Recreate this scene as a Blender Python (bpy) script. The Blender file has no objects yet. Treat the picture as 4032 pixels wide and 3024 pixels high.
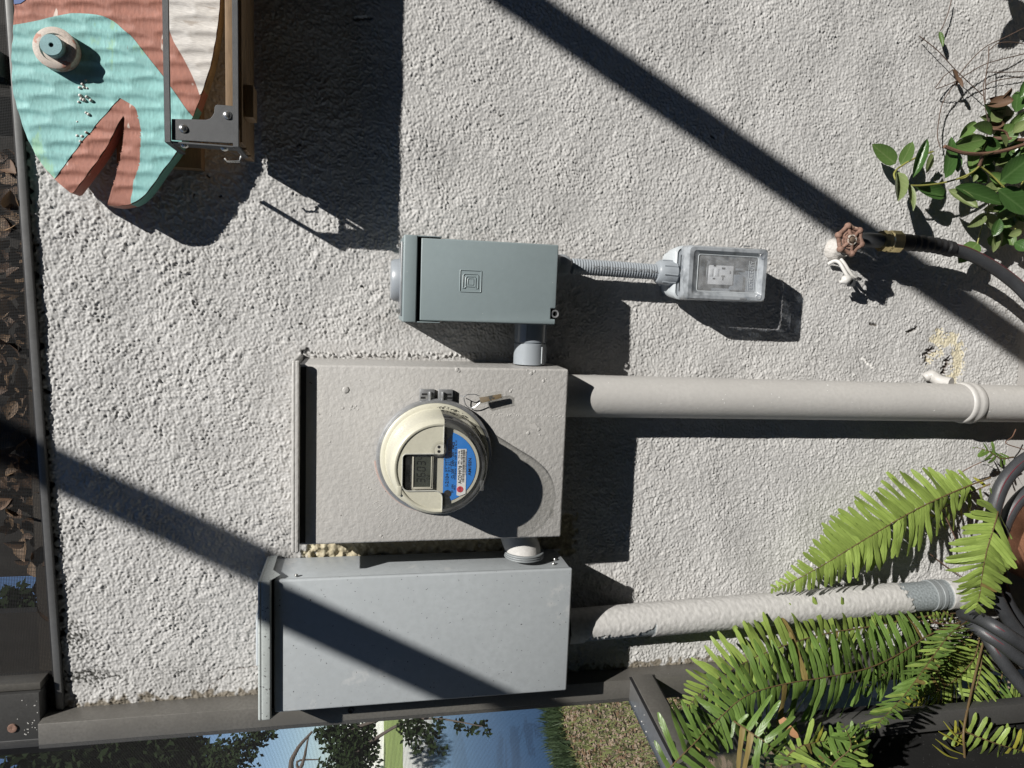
import bpy, bmesh, math, random
import numpy as np
from mathutils import Vector, Matrix

random.seed(7)
rng = np.random.default_rng(11)
SC = bpy.context.scene
COL = SC.collection
V = Vector

# ------------------------------------------------------------------ camera
# world: X to the right along the wall, Z up, wall face at y = 0, the viewer at negative y.
# The phone was held on its side, so the picture's left is up.
CAM = np.array([[0.0377, -0.2012, -0.9788], [-0.9927, -0.1203, -0.0135], [-0.1150, 0.9721, -0.2042]])
u_, s_, v_ = np.linalg.svd(CAM)
CAM = u_ @ v_
FOC, DIST, CAMZ = 2828.4, 1.25, 1.5
cd = bpy.data.cameras.new('camera')
cam = bpy.data.objects.new('camera', cd)
COL.objects.link(cam)
cd.sensor_width = 36.0
cd.lens = FOC / 4032 * 36
cd.clip_start = 0.02
cd.clip_end = 2000
cam.matrix_world = Matrix(((CAM[0][0], -CAM[1][0], -CAM[2][0], 0), (CAM[0][1], -CAM[1][1], -CAM[2][1], -DIST),
                           (CAM[0][2], -CAM[1][2], -CAM[2][2], CAMZ), (0, 0, 0, 1)))
SC.camera = cam

# ------------------------------------------------------------------ light
SUN = V((-0.414, 0.500, -0.760)).normalized()          # the way the light travels
wd = bpy.data.worlds.new('World')
SC.world = wd
wd.use_nodes = True
nt = wd.node_tree
bg = nt.nodes['Background']
sky = nt.nodes.new('ShaderNodeTexSky')
sky.sky_type = 'NISHITA'
sky.sun_disc = False
sky.sun_elevation = math.asin(-SUN.z)
sky.sun_rotation = math.atan2(-SUN.x, -SUN.y)
sky.air_density = 1.0
sky.dust_density = 0.0
sky.altitude = 1500
sky.ozone_density = 3.0
nt.links.new(sky.outputs[0], bg.inputs[0])
bg.inputs[1].default_value = 0.064
sd = bpy.data.lights.new('sun', 'SUN')
sd.energy = 5.0
sd.angle = math.radians(0.53)
sd.color = (1.0, 0.965, 0.91)
sun = bpy.data.objects.new('sun', sd)
COL.objects.link(sun)
sun.rotation_mode = 'QUATERNION'
sun.rotation_quaternion = SUN.to_track_quat('-Z', 'Y')
sun.location = (2, -4, 6)
SC.view_settings.view_transform = 'Standard'
SC.view_settings.look = 'None'
SC.view_settings.exposure = 0.47
SC.view_settings.gamma = 1.0
SC.view_settings.use_curve_mapping = False
SC.render.engine = 'CYCLES'
SC.cycles.max_bounces = 8
SC.cycles.transparent_max_bounces = 24
SC.cycles.caustics_reflective = False
SC.cycles.caustics_refractive = False


# ------------------------------------------------------------------ helpers
def P(px, py, d=0.0):
    """point at distance d in front of the wall seen at a place of the photograph"""
    r = CAM.T @ np.array([(px - 2016) / FOC, (py - 1512) / FOC, 1.0])
    return V((np.array([0, -DIST, CAMZ]) + (DIST - d) / r[1] * r).tolist())


def FAR(px, py, dist):
    r = CAM.T @ np.array([(px - 2016) / FOC, (py - 1512) / FOC, 1.0])
    r = r / np.linalg.norm(r)
    return V((np.array([0, -DIST, CAMZ]) + dist * r).tolist())


def lin(r, g, b, k=1.0):
    f = lambda c: (c / 255 / 12.92 if c <= 10.3 else ((c / 255 + .055) / 1.055) ** 2.4) * k
    return (f(r), f(g), f(b))


def mat(name, col, rough=.55, metal=0.0, var=.10, vscale=9.0, bump=0.0, bscale=220.0, speck=None, fine=.06,
        spec=.5, stretch=None, transl=0.0, bumpd=None, wear=None, coat=0.0):
    m = bpy.data.materials.new(name)
    m.use_nodes = True
    t = m.node_tree
    N, Lk = t.nodes, t.links
    bs = N['Principled BSDF']
    tc = N.new('ShaderNodeTexCoord')
    src = tc.outputs['Object']
    if stretch:
        mp = N.new('ShaderNodeMapping')
        mp.inputs['Scale'].default_value = stretch
        Lk.new(src, mp.inputs[0])
        src = mp.outputs[0]

    def noise(sc, det=4.0, ro=.55):
        n = N.new('ShaderNodeTexNoise')
        n.inputs['Scale'].default_value = sc
        n.inputs['Detail'].default_value = det
        n.inputs['Roughness'].default_value = ro
        Lk.new(src, n.inputs['Vector'])
        return n

    def mix(fac, a, b):
        x = N.new('ShaderNodeMix')
        x.data_type = 'RGBA'
        if hasattr(fac, 'links'):
            Lk.new(fac, x.inputs[0])
        else:
            x.inputs[0].default_value = fac
        for sock, val in ((x.inputs[6], a), (x.inputs[7], b)):
            if isinstance(val, tuple):
                sock.default_value = (*val[:3], 1)
            else:
                Lk.new(val, sock)
        return x.outputs[2]

    def ramp(s, a, b):
        r = N.new('ShaderNodeMapRange')
        r.inputs[1].default_value = a
        r.inputs[2].default_value = b
        Lk.new(s, r.inputs[0])
        return r.outputs[0]

    lo = tuple(max(0, c * (1 - var)) for c in col)
    hi = tuple(min(1, c * (1 + var)) for c in col)
    c = mix(ramp(noise(vscale).outputs[0], .3, .7), lo, hi)
    if fine:
        c = mix(ramp(noise(vscale * 17, 3).outputs[0], .35, .75), c, tuple(x * (1 - fine * 3) for x in col))
    if wear:                                            # (colour, scale, threshold)
        c = mix(ramp(noise(wear[1], 6, .7).outputs[0], wear[2], wear[2] + .04), c, wear[0])
    if speck:                                           # (colour, scale, threshold)
        c = mix(ramp(noise(speck[1], 2, .5).outputs[0], speck[2], speck[2] + .03), c, speck[0])
    Lk.new(c, bs.inputs['Base Color'])
    bs.inputs['Metallic'].default_value = metal
    bs.inputs['Specular IOR Level'].default_value = spec
    bs.inputs['Coat Weight'].default_value = coat
    Lk.new(ramp(noise(vscale * 3).outputs[0], 0, 1), bs.inputs['Roughness'])
    rr = bs.inputs['Roughness'].links[0].from_node
    rr.inputs[3].default_value = max(.02, rough - .1)
    rr.inputs[4].default_value = min(1, rough + .1)
    if bump:
        b = N.new('ShaderNodeBump')
        b.inputs['Strength'].default_value = bump
        b.inputs['Distance'].default_value = bumpd or .002
        Lk.new(noise(bscale, 3).outputs[0], b.inputs['Height'])
        Lk.new(b.outputs[0], bs.inputs['Normal'])
    if transl:
        tr = N.new('ShaderNodeBsdfTranslucent')
        Lk.new(c, tr.inputs[0])
        ms = N.new('ShaderNodeMixShader')
        ms.inputs[0].default_value = transl
        Lk.new(bs.outputs[0], ms.inputs[1])
        Lk.new(tr.outputs[0], ms.inputs[2])
        Lk.new(ms.outputs[0], N['Material Output'].inputs[0])
    return m


def clear_mat(name, tint=(1, 1, 1), rough=.05, haze=.06, base=(.75, .76, .76)):
    m = bpy.data.materials.new(name)
    m.use_nodes = True
    t = m.node_tree
    N, Lk = t.nodes, t.links
    bs = N['Principled BSDF']
    bs.inputs['Base Color'].default_value = (*base, 1)
    bs.inputs['Roughness'].default_value = rough
    tr = N.new('ShaderNodeBsdfTransparent')
    tr.inputs[0].default_value = (*tint, 1)
    gl = N.new('ShaderNodeBsdfGlossy')
    gl.inputs['Roughness'].default_value = rough
    lw = N.new('ShaderNodeLayerWeight')
    pw = N.new('ShaderNodeMath'); pw.operation = 'POWER'; pw.inputs[1].default_value = 4.0
    Lk.new(lw.outputs['Facing'], pw.inputs[0])
    fr = N.new('ShaderNodeMath'); fr.operation = 'MULTIPLY_ADD'; fr.inputs[1].default_value = .75; fr.inputs[2].default_value = .035
    Lk.new(pw.outputs[0], fr.inputs[0])
    m1 = N.new('ShaderNodeMixShader')
    Lk.new(fr.outputs[0], m1.inputs[0])
    Lk.new(tr.outputs[0], m1.inputs[1])
    Lk.new(gl.outputs[0], m1.inputs[2])
    m2 = N.new('ShaderNodeMixShader')
    nz = N.new('ShaderNodeTexNoise')
    nz.inputs['Scale'].default_value = 60
    tc = N.new('ShaderNodeTexCoord')
    Lk.new(tc.outputs['Object'], nz.inputs['Vector'])
    mr = N.new('ShaderNodeMapRange')
    mr.inputs[1].default_value = .3
    mr.inputs[2].default_value = .8
    mr.inputs[3].default_value = haze * .5
    mr.inputs[4].default_value = haze * 1.6
    Lk.new(nz.outputs[0], mr.inputs[0])
    Lk.new(mr.outputs[0], m2.inputs[0])
    Lk.new(m1.outputs[0], m2.inputs[1])
    Lk.new(bs.outputs[0], m2.inputs[2])
    Lk.new(m2.outputs[0], N['Material Output'].inputs[0])
    return m


class MB:
    """collects shapes for ONE mesh object"""

    def __init__(s):
        s.v, s.f, s.m = [], [], []

    def add(s, vs, fs, mi=0):
        o = len(s.v)
        s.v += [tuple(x) for x in vs]
        s.f += [tuple(i + o for i in f) for f in fs]
        s.m += [mi] * len(fs)
        return s

    def box(s, x0, x1, y0, y1, z0, z1, mi=0):
        x0, x1 = sorted((x0, x1)); y0, y1 = sorted((y0, y1)); z0, z1 = sorted((z0, z1))
        vs = [(x, y, z) for x in (x0, x1) for y in (y0, y1) for z in (z0, z1)]
        return s.add(vs, [(0, 1, 3, 2), (4, 6, 7, 5), (0, 4, 5, 1), (2, 3, 7, 6), (0, 2, 6, 4), (1, 5, 7, 3)], mi)

    def beam(s, a, b, w, h, up=V((0, 0, 1)), mi=0):
        a, b = V(a), V(b)
        d = (b - a).normalized()
        x = d.cross(up).normalized()
        y = x.cross(d).normalized()
        vs = [p + x * (i * w / 2) + y * (j * h / 2) for p in (a, b) for i, j in ((-1, -1), (1, -1), (1, 1), (-1, 1))]
        return s.add(vs, [(0, 1, 2, 3), (7, 6, 5, 4), (0, 4, 5, 1), (1, 5, 6, 2), (2, 6, 7, 3), (3, 7, 4, 0)], mi)

    def tube(s, pts, r, n=10, caps=True, mi=0):
        pts = [V(p) for p in pts]
        rs = r if isinstance(r, (list, tuple)) else [r] * len(pts)
        vs, fs = [], []
        t0 = (pts[1] - pts[0]).normalized()
        up = V((0, 0, 1)) if abs(t0.z) < .9 else V((1, 0, 0))
        x = t0.cross(up).normalized()
        for i, p in enumerate(pts):
            t = (pts[min(i + 1, len(pts) - 1)] - pts[max(i - 1, 0)])
            t = t.normalized() if t.length > 1e-9 else t0
            x = (x - t * x.dot(t))
            x = x.normalized() if x.length > 1e-6 else t.orthogonal().normalized()
            y = t.cross(x)
            for k in range(n):
                a = 2 * math.pi * k / n
                vs.append(p + (x * math.cos(a) + y * math.sin(a)) * rs[i])
        for i in range(len(pts) - 1):
            for k in range(n):
                a, b = i * n + k, i * n + (k + 1) % n
                fs.append((a, b, b + n, a + n))
        if caps:
            fs.append(tuple(range(n - 1, -1, -1)))
            fs.append(tuple(range((len(pts) - 1) * n, len(pts) * n)))
        return s.add(vs, fs, mi)

    def lathe(s, prof, c, axis='Y', n=48, a0=0.0, a1=360.0, mi=0):
        """prof: (radius, distance along axis); Y axis: distance counts towards the viewer (-y)"""
        full = abs(a1 - a0) > 359
        k = n if full else n + 1
        vs, fs = [], []
        for r, h in prof:
            for i in range(k):
                a = math.radians(a0 + (a1 - a0) * i / n)
                p, q = r * math.cos(a), r * math.sin(a)
                vs.append({'Y': (c[0] + p, c[1] - h, c[2] + q), 'X': (c[0] + h, c[1] + p, c[2] + q),
                           'Z': (c[0] + p, c[1] + q, c[2] + h)}[axis])
        for j in range(len(prof) - 1):
            for i in range(n):
                i2 = (i + 1) % k if full else i + 1
                fs.append((j * k + i, j * k + i2, (j + 1) * k + i2, (j + 1) * k + i))
        return s.add(vs, fs, mi)

    def prism(s, poly, y0, y1, mi=0, mside=None):
        """poly in (x, z), extruded along y"""
        n = len(poly)
        vs = [(p[0], y0, p[1]) for p in poly] + [(p[0], y1, p[1]) for p in poly]
        s.add(vs, [tuple(range(n)), tuple(range(2 * n - 1, n - 1, -1))], mi)
        o = len(s.v) - 2 * n
        for i in range(n):
            j = (i + 1) % n
            s.f.append((o + i, o + j, o + n + j, o + n + i))
            s.m.append(mi if mside is None else mside(i))
        return s

    def ball(s, c, r, n=10, m=6, sy=1.0, mi=0):
        vs, fs = [], []
        for j in range(m + 1):
            th = math.pi * j / m
            for i in range(n):
                a = 2 * math.pi * i / n
                vs.append((c[0] + r * math.sin(th) * math.cos(a), c[1] + r * sy * math.cos(th), c[2] + r * math.sin(th) * math.sin(a)))
        for j in range(m):
            for i in range(n):
                fs.append((j * n + i, j * n + (i + 1) % n, (j + 1) * n + (i + 1) % n, (j + 1) * n + i))
        return s.add(vs, fs, mi)

    def build(s, name, mats, parent=None, bevel=0.0, smooth=40, seg=2, weld=True):
        me = bpy.data.meshes.new(name)
        me.from_pydata(s.v, [], s.f)
        bm = bmesh.new()
        bm.from_mesh(me)
        for f, mi in zip(bm.faces, s.m):
            f.material_index = mi
        if weld:
            bmesh.ops.remove_doubles(bm, verts=bm.verts, dist=1e-6)
        bmesh.ops.recalc_face_normals(bm, faces=bm.faces)
        if bevel:
            ed = [e for e in bm.edges if len(e.link_faces) == 2 and e.calc_face_angle(0) > .6]
            bmesh.ops.bevel(bm, geom=ed, offset=bevel, segments=seg, profile=.5, affect='EDGES', clamp_overlap=True)
        bm.to_mesh(me)
        bm.free()
        for f in me.polygons:
            f.use_smooth = smooth > 0
        if smooth:
            me.set_sharp_from_angle(angle=math.radians(smooth))
        for m in (mats if isinstance(mats, (list, tuple)) else [mats]):
            me.materials.append(m)
        return put(name, me, parent)


def put(name, me, parent=None):
    o = bpy.data.objects.new(name, me)
    COL.objects.link(o)
    if parent is not None:
        o.parent = parent
        o.matrix_parent_inverse = WORLD[parent.name].inverted()
    WORLD[o.name] = Matrix.Identity(4)
    return o


WORLD = {}


def tag(o, label=None, cat=None, group=None, kind=None):
    if label: o['label'] = label
    if cat: o['category'] = cat
    if group: o['group'] = group
    if kind: o['kind'] = kind
    return o


def thing(name, loc, label, cat, group=None):
    o = bpy.data.objects.new(name, None)
    COL.objects.link(o)
    o.location = loc
    o.empty_display_size = .05
    WORLD[o.name] = Matrix.Translation(V(loc))
    return tag(o, label, cat, group)


def smoothpath(pts, k=6):
    pts = [V(p) for p in pts]
    e = [pts[0] * 2 - pts[1]] + pts + [pts[-1] * 2 - pts[-2]]
    out = []
    for i in range(1, len(e) - 2):
        a, b, c, d = e[i - 1:i + 3]
        for j in range(k):
            t = j / k
            out.append(.5 * ((2 * b) + (c - a) * t + (2 * a - 5 * b + 4 * c - d) * t * t + (3 * b - a - 3 * c + d) * t ** 3))
    return out + [pts[-1]]


def pp(pts, d=None):
    """list of (px, py[, d]) to points"""
    return [P(q[0], q[1], q[2] if len(q) > 2 else d) for q in pts]


def text(name, s, x, z, h, d, m, parent, width=None, rot=0, align='LEFT', depth=.0002, bold=0.0):
    cu = bpy.data.curves.new(name, 'FONT')
    cu.body = s
    cu.size = 1
    cu.extrude = 0
    cu.offset = bold
    cu.resolution_u = 2
    ob = bpy.data.objects.new(name, cu)
    COL.objects.link(ob)
    dg = bpy.context.evaluated_depsgraph_get()
    me = bpy.data.meshes.new_from_object(ob.evaluated_get(dg))
    bpy.data.objects.remove(ob)
    co = np.zeros(len(me.vertices) * 3)
    me.vertices.foreach_get('co', co)
    co = co.reshape(-1, 3)
    mn, mx = co.min(0), co.max(0)
    sz = h / max(1e-6, (mx[1] - mn[1]))
    sx = width / (mx[0] - mn[0]) if width else sz
    uu = (co[:, 0] - mn[0]) * sx
    vv = (co[:, 1] - mn[1]) * sz
    if align == 'CENTER':
        uu = uu - uu.max() / 2
    r = math.radians(rot)
    out = np.stack([x + uu * math.cos(r) - vv * math.sin(r), np.full(len(uu), -d), z + uu * math.sin(r) + vv * math.cos(r)], 1)
    me.vertices.foreach_set('co', out.ravel())
    me.update()
    me.name = name
    me.materials.clear()
    me.materials.append(m)
    if depth > .0003:
        bm = bmesh.new(); bm.from_mesh(me)
        g = bmesh.ops.extrude_face_region(bm, geom=bm.faces[:])
        bmesh.ops.translate(bm, verts=[e for e in g['geom'] if isinstance(e, bmesh.types.BMVert)], vec=(0, -depth, 0))
        bmesh.ops.recalc_face_normals(bm, faces=bm.faces)
        bm.to_mesh(me); bm.free()
    return put(name, me, parent)


# ------------------------------------------------------------------ materials
M = {}
M['panel'] = mat('grey_enamel', (.355, .38, .395), .45, var=.07, vscale=5, speck=((.07, .07, .07), 230, .715), wear=((.41, .425, .43), 6, .60), fine=.03, bump=.05, bscale=500)
M['hood'] = mat('weathered_enamel', (.40, .43, .42), .5, var=.12, vscale=14, speck=((.1, .1, .1), 260, .66), fine=.05)
M['meterbox'] = mat('taupe_wall_paint', (.415, .405, .388), .5, var=.08, vscale=8, bump=.75, bscale=130, bumpd=.0016, fine=.03,
                    speck=((.16, .15, .14), 150, .745))
M['green'] = mat('sage_enamel', (.212, .258, .268), .42, var=.05, vscale=6, fine=.02, speck=((.55, .58, .56), 330, .765), bump=.08, bscale=600)
M['greengap'] = mat('black_gap', (.012, .012, .012), .7, var=.05)
M['pvc'] = mat('grey_plastic_conduit', (.26, .285, .31), .35, var=.05, vscale=12, fine=.02)
M['pvclight'] = mat('pale_plastic', (.42, .45, .47), .38, var=.04, vscale=12, fine=.02)
M['pvcglass'] = mat('glossy_grey_plastic', (.22, .245, .27), .18, var=.08, vscale=12, fine=.02)
M['zinc'] = mat('zinc_steel', (.46, .47, .48), .38, .75, var=.18, vscale=30)
M['zincbolt'] = mat('shiny_bolt', (.62, .62, .60), .28, .9, var=.1, vscale=60)
M['galv'] = mat('galvanised_steel', (.21, .228, .236), .55, .05, var=.25, vscale=40, fine=.08)
M['pipepaint'] = mat('painted_pipe', (.42, .41, .393), .5, var=.05, vscale=10, bump=.3, bscale=160, bumpd=.001,
                     speck=((.72, .72, .70), 120, .74), fine=.03)
M['pipepaint2'] = mat('stuccoed_pipe', (.44, .42, .395), .6, var=.06, vscale=10, bump=.9, bscale=110, bumpd=.004, fine=.03)
M['cream'] = mat('cream_meter_plastic', (.50, .485, .395), .38, var=.05, vscale=14, fine=.03, wear=((.44, .425, .35), 26, .62))
M['creamin'] = mat('cream_inner_plastic', (.49, .475, .40), .5, var=.04, vscale=14, fine=.02)
M['sealclear'] = clear_mat('seal_plastic', (.95, .95, .94), .3, .12, (.5, .5, .48))
M['clear'] = clear_mat('clear_polycarbonate', (.98, .98, .97), .06, .05)
M['clearfront'] = clear_mat('clear_window', (.985, .985, .98), .05, .012)
M['frost'] = clear_mat('frosted_polycarbonate', (.75, .79, .83), .2, .92, (.29, .31, .33))
M['bubble'] = clear_mat('cover_polycarbonate', (.94, .95, .97), .08, .15)
M['lcd'] = mat('lcd_glass', (.055, .062, .050), .25, var=.05, vscale=30)
M['lcddark'] = mat('lcd_recess', (.025, .026, .025), .3, var=.1, vscale=30)
M['lcdseg'] = mat('lcd_segment', (.012, .014, .012), .4, var=.0, fine=0)
M['blue'] = mat('blue_label', (.025, .20, .62), .5, var=.05, vscale=20, fine=.02)
M['white'] = mat('white_sticker', (.72, .72, .71), .5, var=.02, vscale=20, fine=.01)
M['ink'] = mat('black_ink', (.012, .012, .014), .6, var=0, fine=0)
M['inkgrey'] = mat('grey_ink', (.16, .165, .17), .6, var=0, fine=0)
M['red'] = mat('red_sticker', (.62, .06, .09), .5, var=.03, fine=.01)
M['black'] = mat('matt_black', (.012, .012, .013), .6, var=.15, vscale=30)
M['rubber'] = mat('black_rubber', (.016, .016, .017), .55, var=.2, vscale=40, bump=.2, bscale=500)
M['hose'] = mat('charcoal_hose', (.040, .042, .046), .48, var=.2, vscale=35, bump=.15, bscale=700, fine=.1)
M['hosered'] = mat('hose_stripe', (.10, .022, .03), .55, var=.2, vscale=40)
M['brass'] = mat('brass', (.60, .50, .27), .20, 1.0, var=.12, vscale=40)
M['rust'] = mat('rusty_cast_iron', (.23, .135, .10), .75, var=.35, vscale=55, bump=.5, bscale=260, wear=((.42, .30, .23), 50, .60), fine=.12)
M['bibmetal'] = mat('dull_pot_metal', (.10, .105, .11), .5, .5, var=.2, vscale=40)
M['whitepaint'] = mat('white_paint', (.52, .51, .49), .55, var=.06, vscale=20, bump=.3, bscale=150, fine=.04)
M['copper'] = mat('aged_copper', (.42, .20, .12), .42, .75, var=.28, vscale=16, stretch=(1, 1, .35), fine=.08)
M['alu'] = mat('bronze_aluminium', (.145, .138, .125), .45, .35, var=.14, vscale=12, fine=.06, speck=((.3, .3, .29), 160, .755))
M['aludark'] = mat('dark_bronze_aluminium', (.065, .064, .062), .55, .1, var=.15, vscale=14, fine=.06, speck=((.55, .55, .53), 130, .765))
M['alurail'] = mat('rail_aluminium', (.14, .14, .138), .45, .35, var=.12, vscale=10, fine=.05)
M['steel'] = mat('dark_rack_steel', (.125, .128, .132), .5, .35, var=.12, vscale=60, fine=.08, bump=.1, bscale=900)
M['wood'] = mat('oak_slat', (.27, .175, .095), .6, var=.25, vscale=30, stretch=(.12, 1, 1), fine=.12)
M['teal'] = mat('teal_paint', (.25, .51, .495), .6, var=.2, vscale=16, fine=.07, stretch=(.3, 1, 1), bump=.18, bscale=320,
                wear=((.27, .50, .36), 13, .615), speck=((.16, .13, .10), 130, .76))
M['tealedge'] = mat('teal_edge_paint', (.14, .33, .28), .65, var=.2, vscale=25, fine=.1)
M['rustpaint'] = mat('terracotta_paint', (.385, .165, .12), .65, var=.2, vscale=18, fine=.09, stretch=(.3, 1, 1), bump=.18, bscale=320,
                     speck=((.62, .52, .46), 70, .69))
M['fishwhite'] = mat('worn_white_paint', (.62, .60, .57), .65, var=.14, vscale=30, fine=.1, stretch=(1.4, 1, .25),
                     wear=((.40, .36, .32), 42, .60))
M['fishblue'] = mat('blue_paint', (.10, .16, .36), .6, var=.1)
M['edgewood'] = mat('bare_board_edge', (.34, .27, .17), .7, var=.35, vscale=30, fine=.15, wear=((.08, .07, .05), 40, .6))
M['fern'] = mat('fern_green', (.19, .27, .06), .42, var=.22, vscale=22, fine=.05, transl=.22, spec=.45)
M['fern_dark'] = mat('fern_dark_green', (.105, .165, .045), .40, var=.2, vscale=22, fine=.05, transl=.18, spec=.5)
M['fern_yellow'] = mat('fern_yellowing', (.30, .29, .045), .5, var=.25, vscale=30, fine=.05, transl=.2)
M['fern_dead'] = mat('fern_withered', (.33, .17, .08), .7, var=.3, vscale=40, transl=.1)
M['rachis'] = mat('fern_stalk', (.10, .065, .026), .65, var=.3, vscale=50)
M['vine_dark'] = mat('vine_dark_leaf', (.030, .075, .018), .32, var=.2, vscale=25, fine=.05, transl=.12, spec=.5)
M['vine_mid'] = mat('vine_mid_leaf', (.065, .125, .032), .42, var=.2, vscale=25, fine=.05, transl=.2)
M['vine_pale'] = mat('vine_pale_leaf', (.15, .20, .075), .5, var=.15, vscale=25, fine=.04, transl=.25)
M['vine_stem'] = mat('vine_green_stem', (.22, .22, .055), .5, var=.15, vscale=40)
M['vine_wood'] = mat('vine_woody_stem', (.13, .07, .045), .7, var=.3, vscale=60, bump=.4, bscale=400)
M['vine_thin'] = mat('vine_dry_tendril', (.075, .048, .035), .7, var=.2, vscale=60)
M['deadleaf'] = mat('dead_leaf', (.115, .065, .036), .65, var=.4, vscale=30, fine=.1, transl=.12)
M['deadleaf2'] = mat('pale_dead_leaf', (.21, .13, .07), .65, var=.3, vscale=30, fine=.1, transl=.12)
M['mesh'] = mat('screen_wire', (.03, .03, .03), .5, var=.1)
M['kick'] = mat('black_kick_panel', (.014, .014, .014), .8, spec=.15, var=.3, vscale=12, speck=((.09, .09, .09), 300, .7))
M['lawn'] = mat('lawn', (.10, .09, .045), .9, var=.5, vscale=2.2, fine=.15, wear=((.24, .18, .12), 3.0, .5))
M['tuft'] = mat('grass_tuft', (.15, .17, .055), .9, var=.3, vscale=3)
M['bank'] = mat('bank_grass', (.20, .26, .07), .9, var=.2, vscale=.5)
M['reed'] = mat('reed_green', (.028, .05, .016), .7, var=.3, vscale=8)
M['housewall'] = mat('white_render', (.80, .79, .76), .8, var=.03, vscale=2)
M['roof'] = mat('shingle_roof', (.10, .09, .085), .85, var=.2, vscale=6, bump=.3, bscale=30)
M['glass'] = mat('dark_pane', (.02, .025, .03), .08, var=.1)
M['bark'] = mat('bark', (.10, .08, .065), .85, var=.3, vscale=14, bump=.5, bscale=60)
M['oakleaf'] = mat('oak_leaf', (.018, .03, .010), .8, spec=.08, var=.3, vscale=6, transl=.15)  # leaf colour darkened to stand in for canopy shade
M['farleaf'] = mat('far_leaf', (.014, .022, .009), .9, spec=.05, var=.3, vscale=1.5, transl=.1)  # near-black leaf colour imitates foliage lying in shade
M['backdrop'] = mat('dark_backdrop_board', (.03, .026, .022), .8, var=.3, vscale=20)


def leafmat(name, col, vein, amt=.5, side=.25, rough=.42, transl=.2, dark=None, spec=.45, half=.5):
    m = bpy.data.materials.new(name)
    m.use_nodes = True
    t = m.node_tree
    N, Lk = t.nodes, t.links
    b = N['Principled BSDF']
    tc = N.new('ShaderNodeTexCoord')
    sp = N.new('ShaderNodeSeparateXYZ')
    Lk.new(tc.outputs['Object'], sp.inputs[0])

    def mth(op, a, c=None, d=None):
        x = N.new('ShaderNodeMath'); x.operation = op
        for i, v in enumerate((a, c, d)):
            if v is None: continue
            if hasattr(v, 'links'): Lk.new(v, x.inputs[i])
            else: x.inputs[i].default_value = v
        return x.outputs[0]

    ay = mth('ABSOLUTE', sp.outputs[1])
    rib = mth('SUBTRACT', 1.0, mth('DIVIDE', ay, .045 * half * 2)); rib = mth('MAXIMUM', rib, 0.0)
    ph = mth('SUBTRACT', mth('MULTIPLY', sp.outputs[0], 44.0), mth('MULTIPLY', ay, 40.0 * .5 / half))
    sv = mth('POWER', mth('MULTIPLY_ADD', mth('SINE', ph), .5, .5), 6.0)
    fac = mth('MINIMUM', mth('ADD', mth('MULTIPLY', rib, amt), mth('MULTIPLY', sv, side)), 1.0)
    nz = N.new('ShaderNodeTexNoise'); nz.inputs['Scale'].default_value = 4.5; nz.inputs['Detail'].default_value = 5
    oi = N.new('ShaderNodeObjectInfo')
    ad = N.new('ShaderNodeVectorMath'); ad.operation = 'ADD'
    Lk.new(tc.outputs['Object'], ad.inputs[0])
    cx = N.new('ShaderNodeCombineXYZ'); Lk.new(mth('MULTIPLY', oi.outputs['Random'], 60.0), cx.inputs[0]); Lk.new(cx.outputs[0], ad.inputs[1])
    Lk.new(ad.outputs[0], nz.inputs['Vector'])
    def mix(f, a, c):
        x = N.new('ShaderNodeMix'); x.data_type = 'RGBA'
        if hasattr(f, 'links'): Lk.new(f, x.inputs[0])
        for sk, v in ((x.inputs[6], a), (x.inputs[7], c)):
            if isinstance(v, tuple): sk.default_value = (*v, 1)
            else: Lk.new(v, sk)
        return x.outputs[2]
    c0 = mix(oi.outputs['Random'], tuple(x * .78 for x in col), tuple(min(1, x * 1.2) for x in col))
    mr = N.new('ShaderNodeMapRange'); mr.inputs[1].default_value = .3; mr.inputs[2].default_value = .75
    Lk.new(nz.outputs[0], mr.inputs[0])
    mk = N.new('ShaderNodeMix'); mk.data_type = 'RGBA'; mk.blend_type = 'MULTIPLY'
    Lk.new(mth('MULTIPLY', mr.outputs[0], .5), mk.inputs[0]); Lk.new(c0, mk.inputs[6]); mk.inputs[7].default_value = (.62, .66, .55, 1)
    c = mix(fac, mk.outputs[2], vein)
    Lk.new(c, b.inputs['Base Color'])
    b.inputs['Roughness'].default_value = rough
    b.inputs['Specular IOR Level'].default_value = spec
    bp_ = N.new('ShaderNodeBump'); bp_.inputs['Strength'].default_value = .22; bp_.inputs['Distance'].default_value = .0012
    Lk.new(mth('ADD', mth('MULTIPLY', sv, .6), mth('MULTIPLY', nz.outputs[0], 1.2)), bp_.inputs['Height']); Lk.new(bp_.outputs[0], b.inputs['Normal'])
    tr = N.new('ShaderNodeBsdfTranslucent'); Lk.new(c, tr.inputs[0])
    ms = N.new('ShaderNodeMixShader'); ms.inputs[0].default_value = transl
    Lk.new(b.outputs[0], ms.inputs[1]); Lk.new(tr.outputs[0], ms.inputs[2])
    Lk.new(ms.outputs[0], N['Material Output'].inputs[0])
    return m


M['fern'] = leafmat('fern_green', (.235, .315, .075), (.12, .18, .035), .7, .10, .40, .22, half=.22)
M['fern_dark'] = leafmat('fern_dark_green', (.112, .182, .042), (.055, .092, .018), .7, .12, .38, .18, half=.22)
M['vine_dark'] = leafmat('vine_dark_leaf', (.048, .105, .028), (.09, .15, .055), .5, .10, .30, .14)
M['vine_mid'] = leafmat('vine_mid_leaf', (.095, .165, .045), (.15, .20, .08), .6, .14, .38, .2)
M['vine_pale'] = leafmat('vine_pale_leaf', (.16, .205, .08), (.24, .27, .13), .6, .28, .48, .25)

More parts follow.
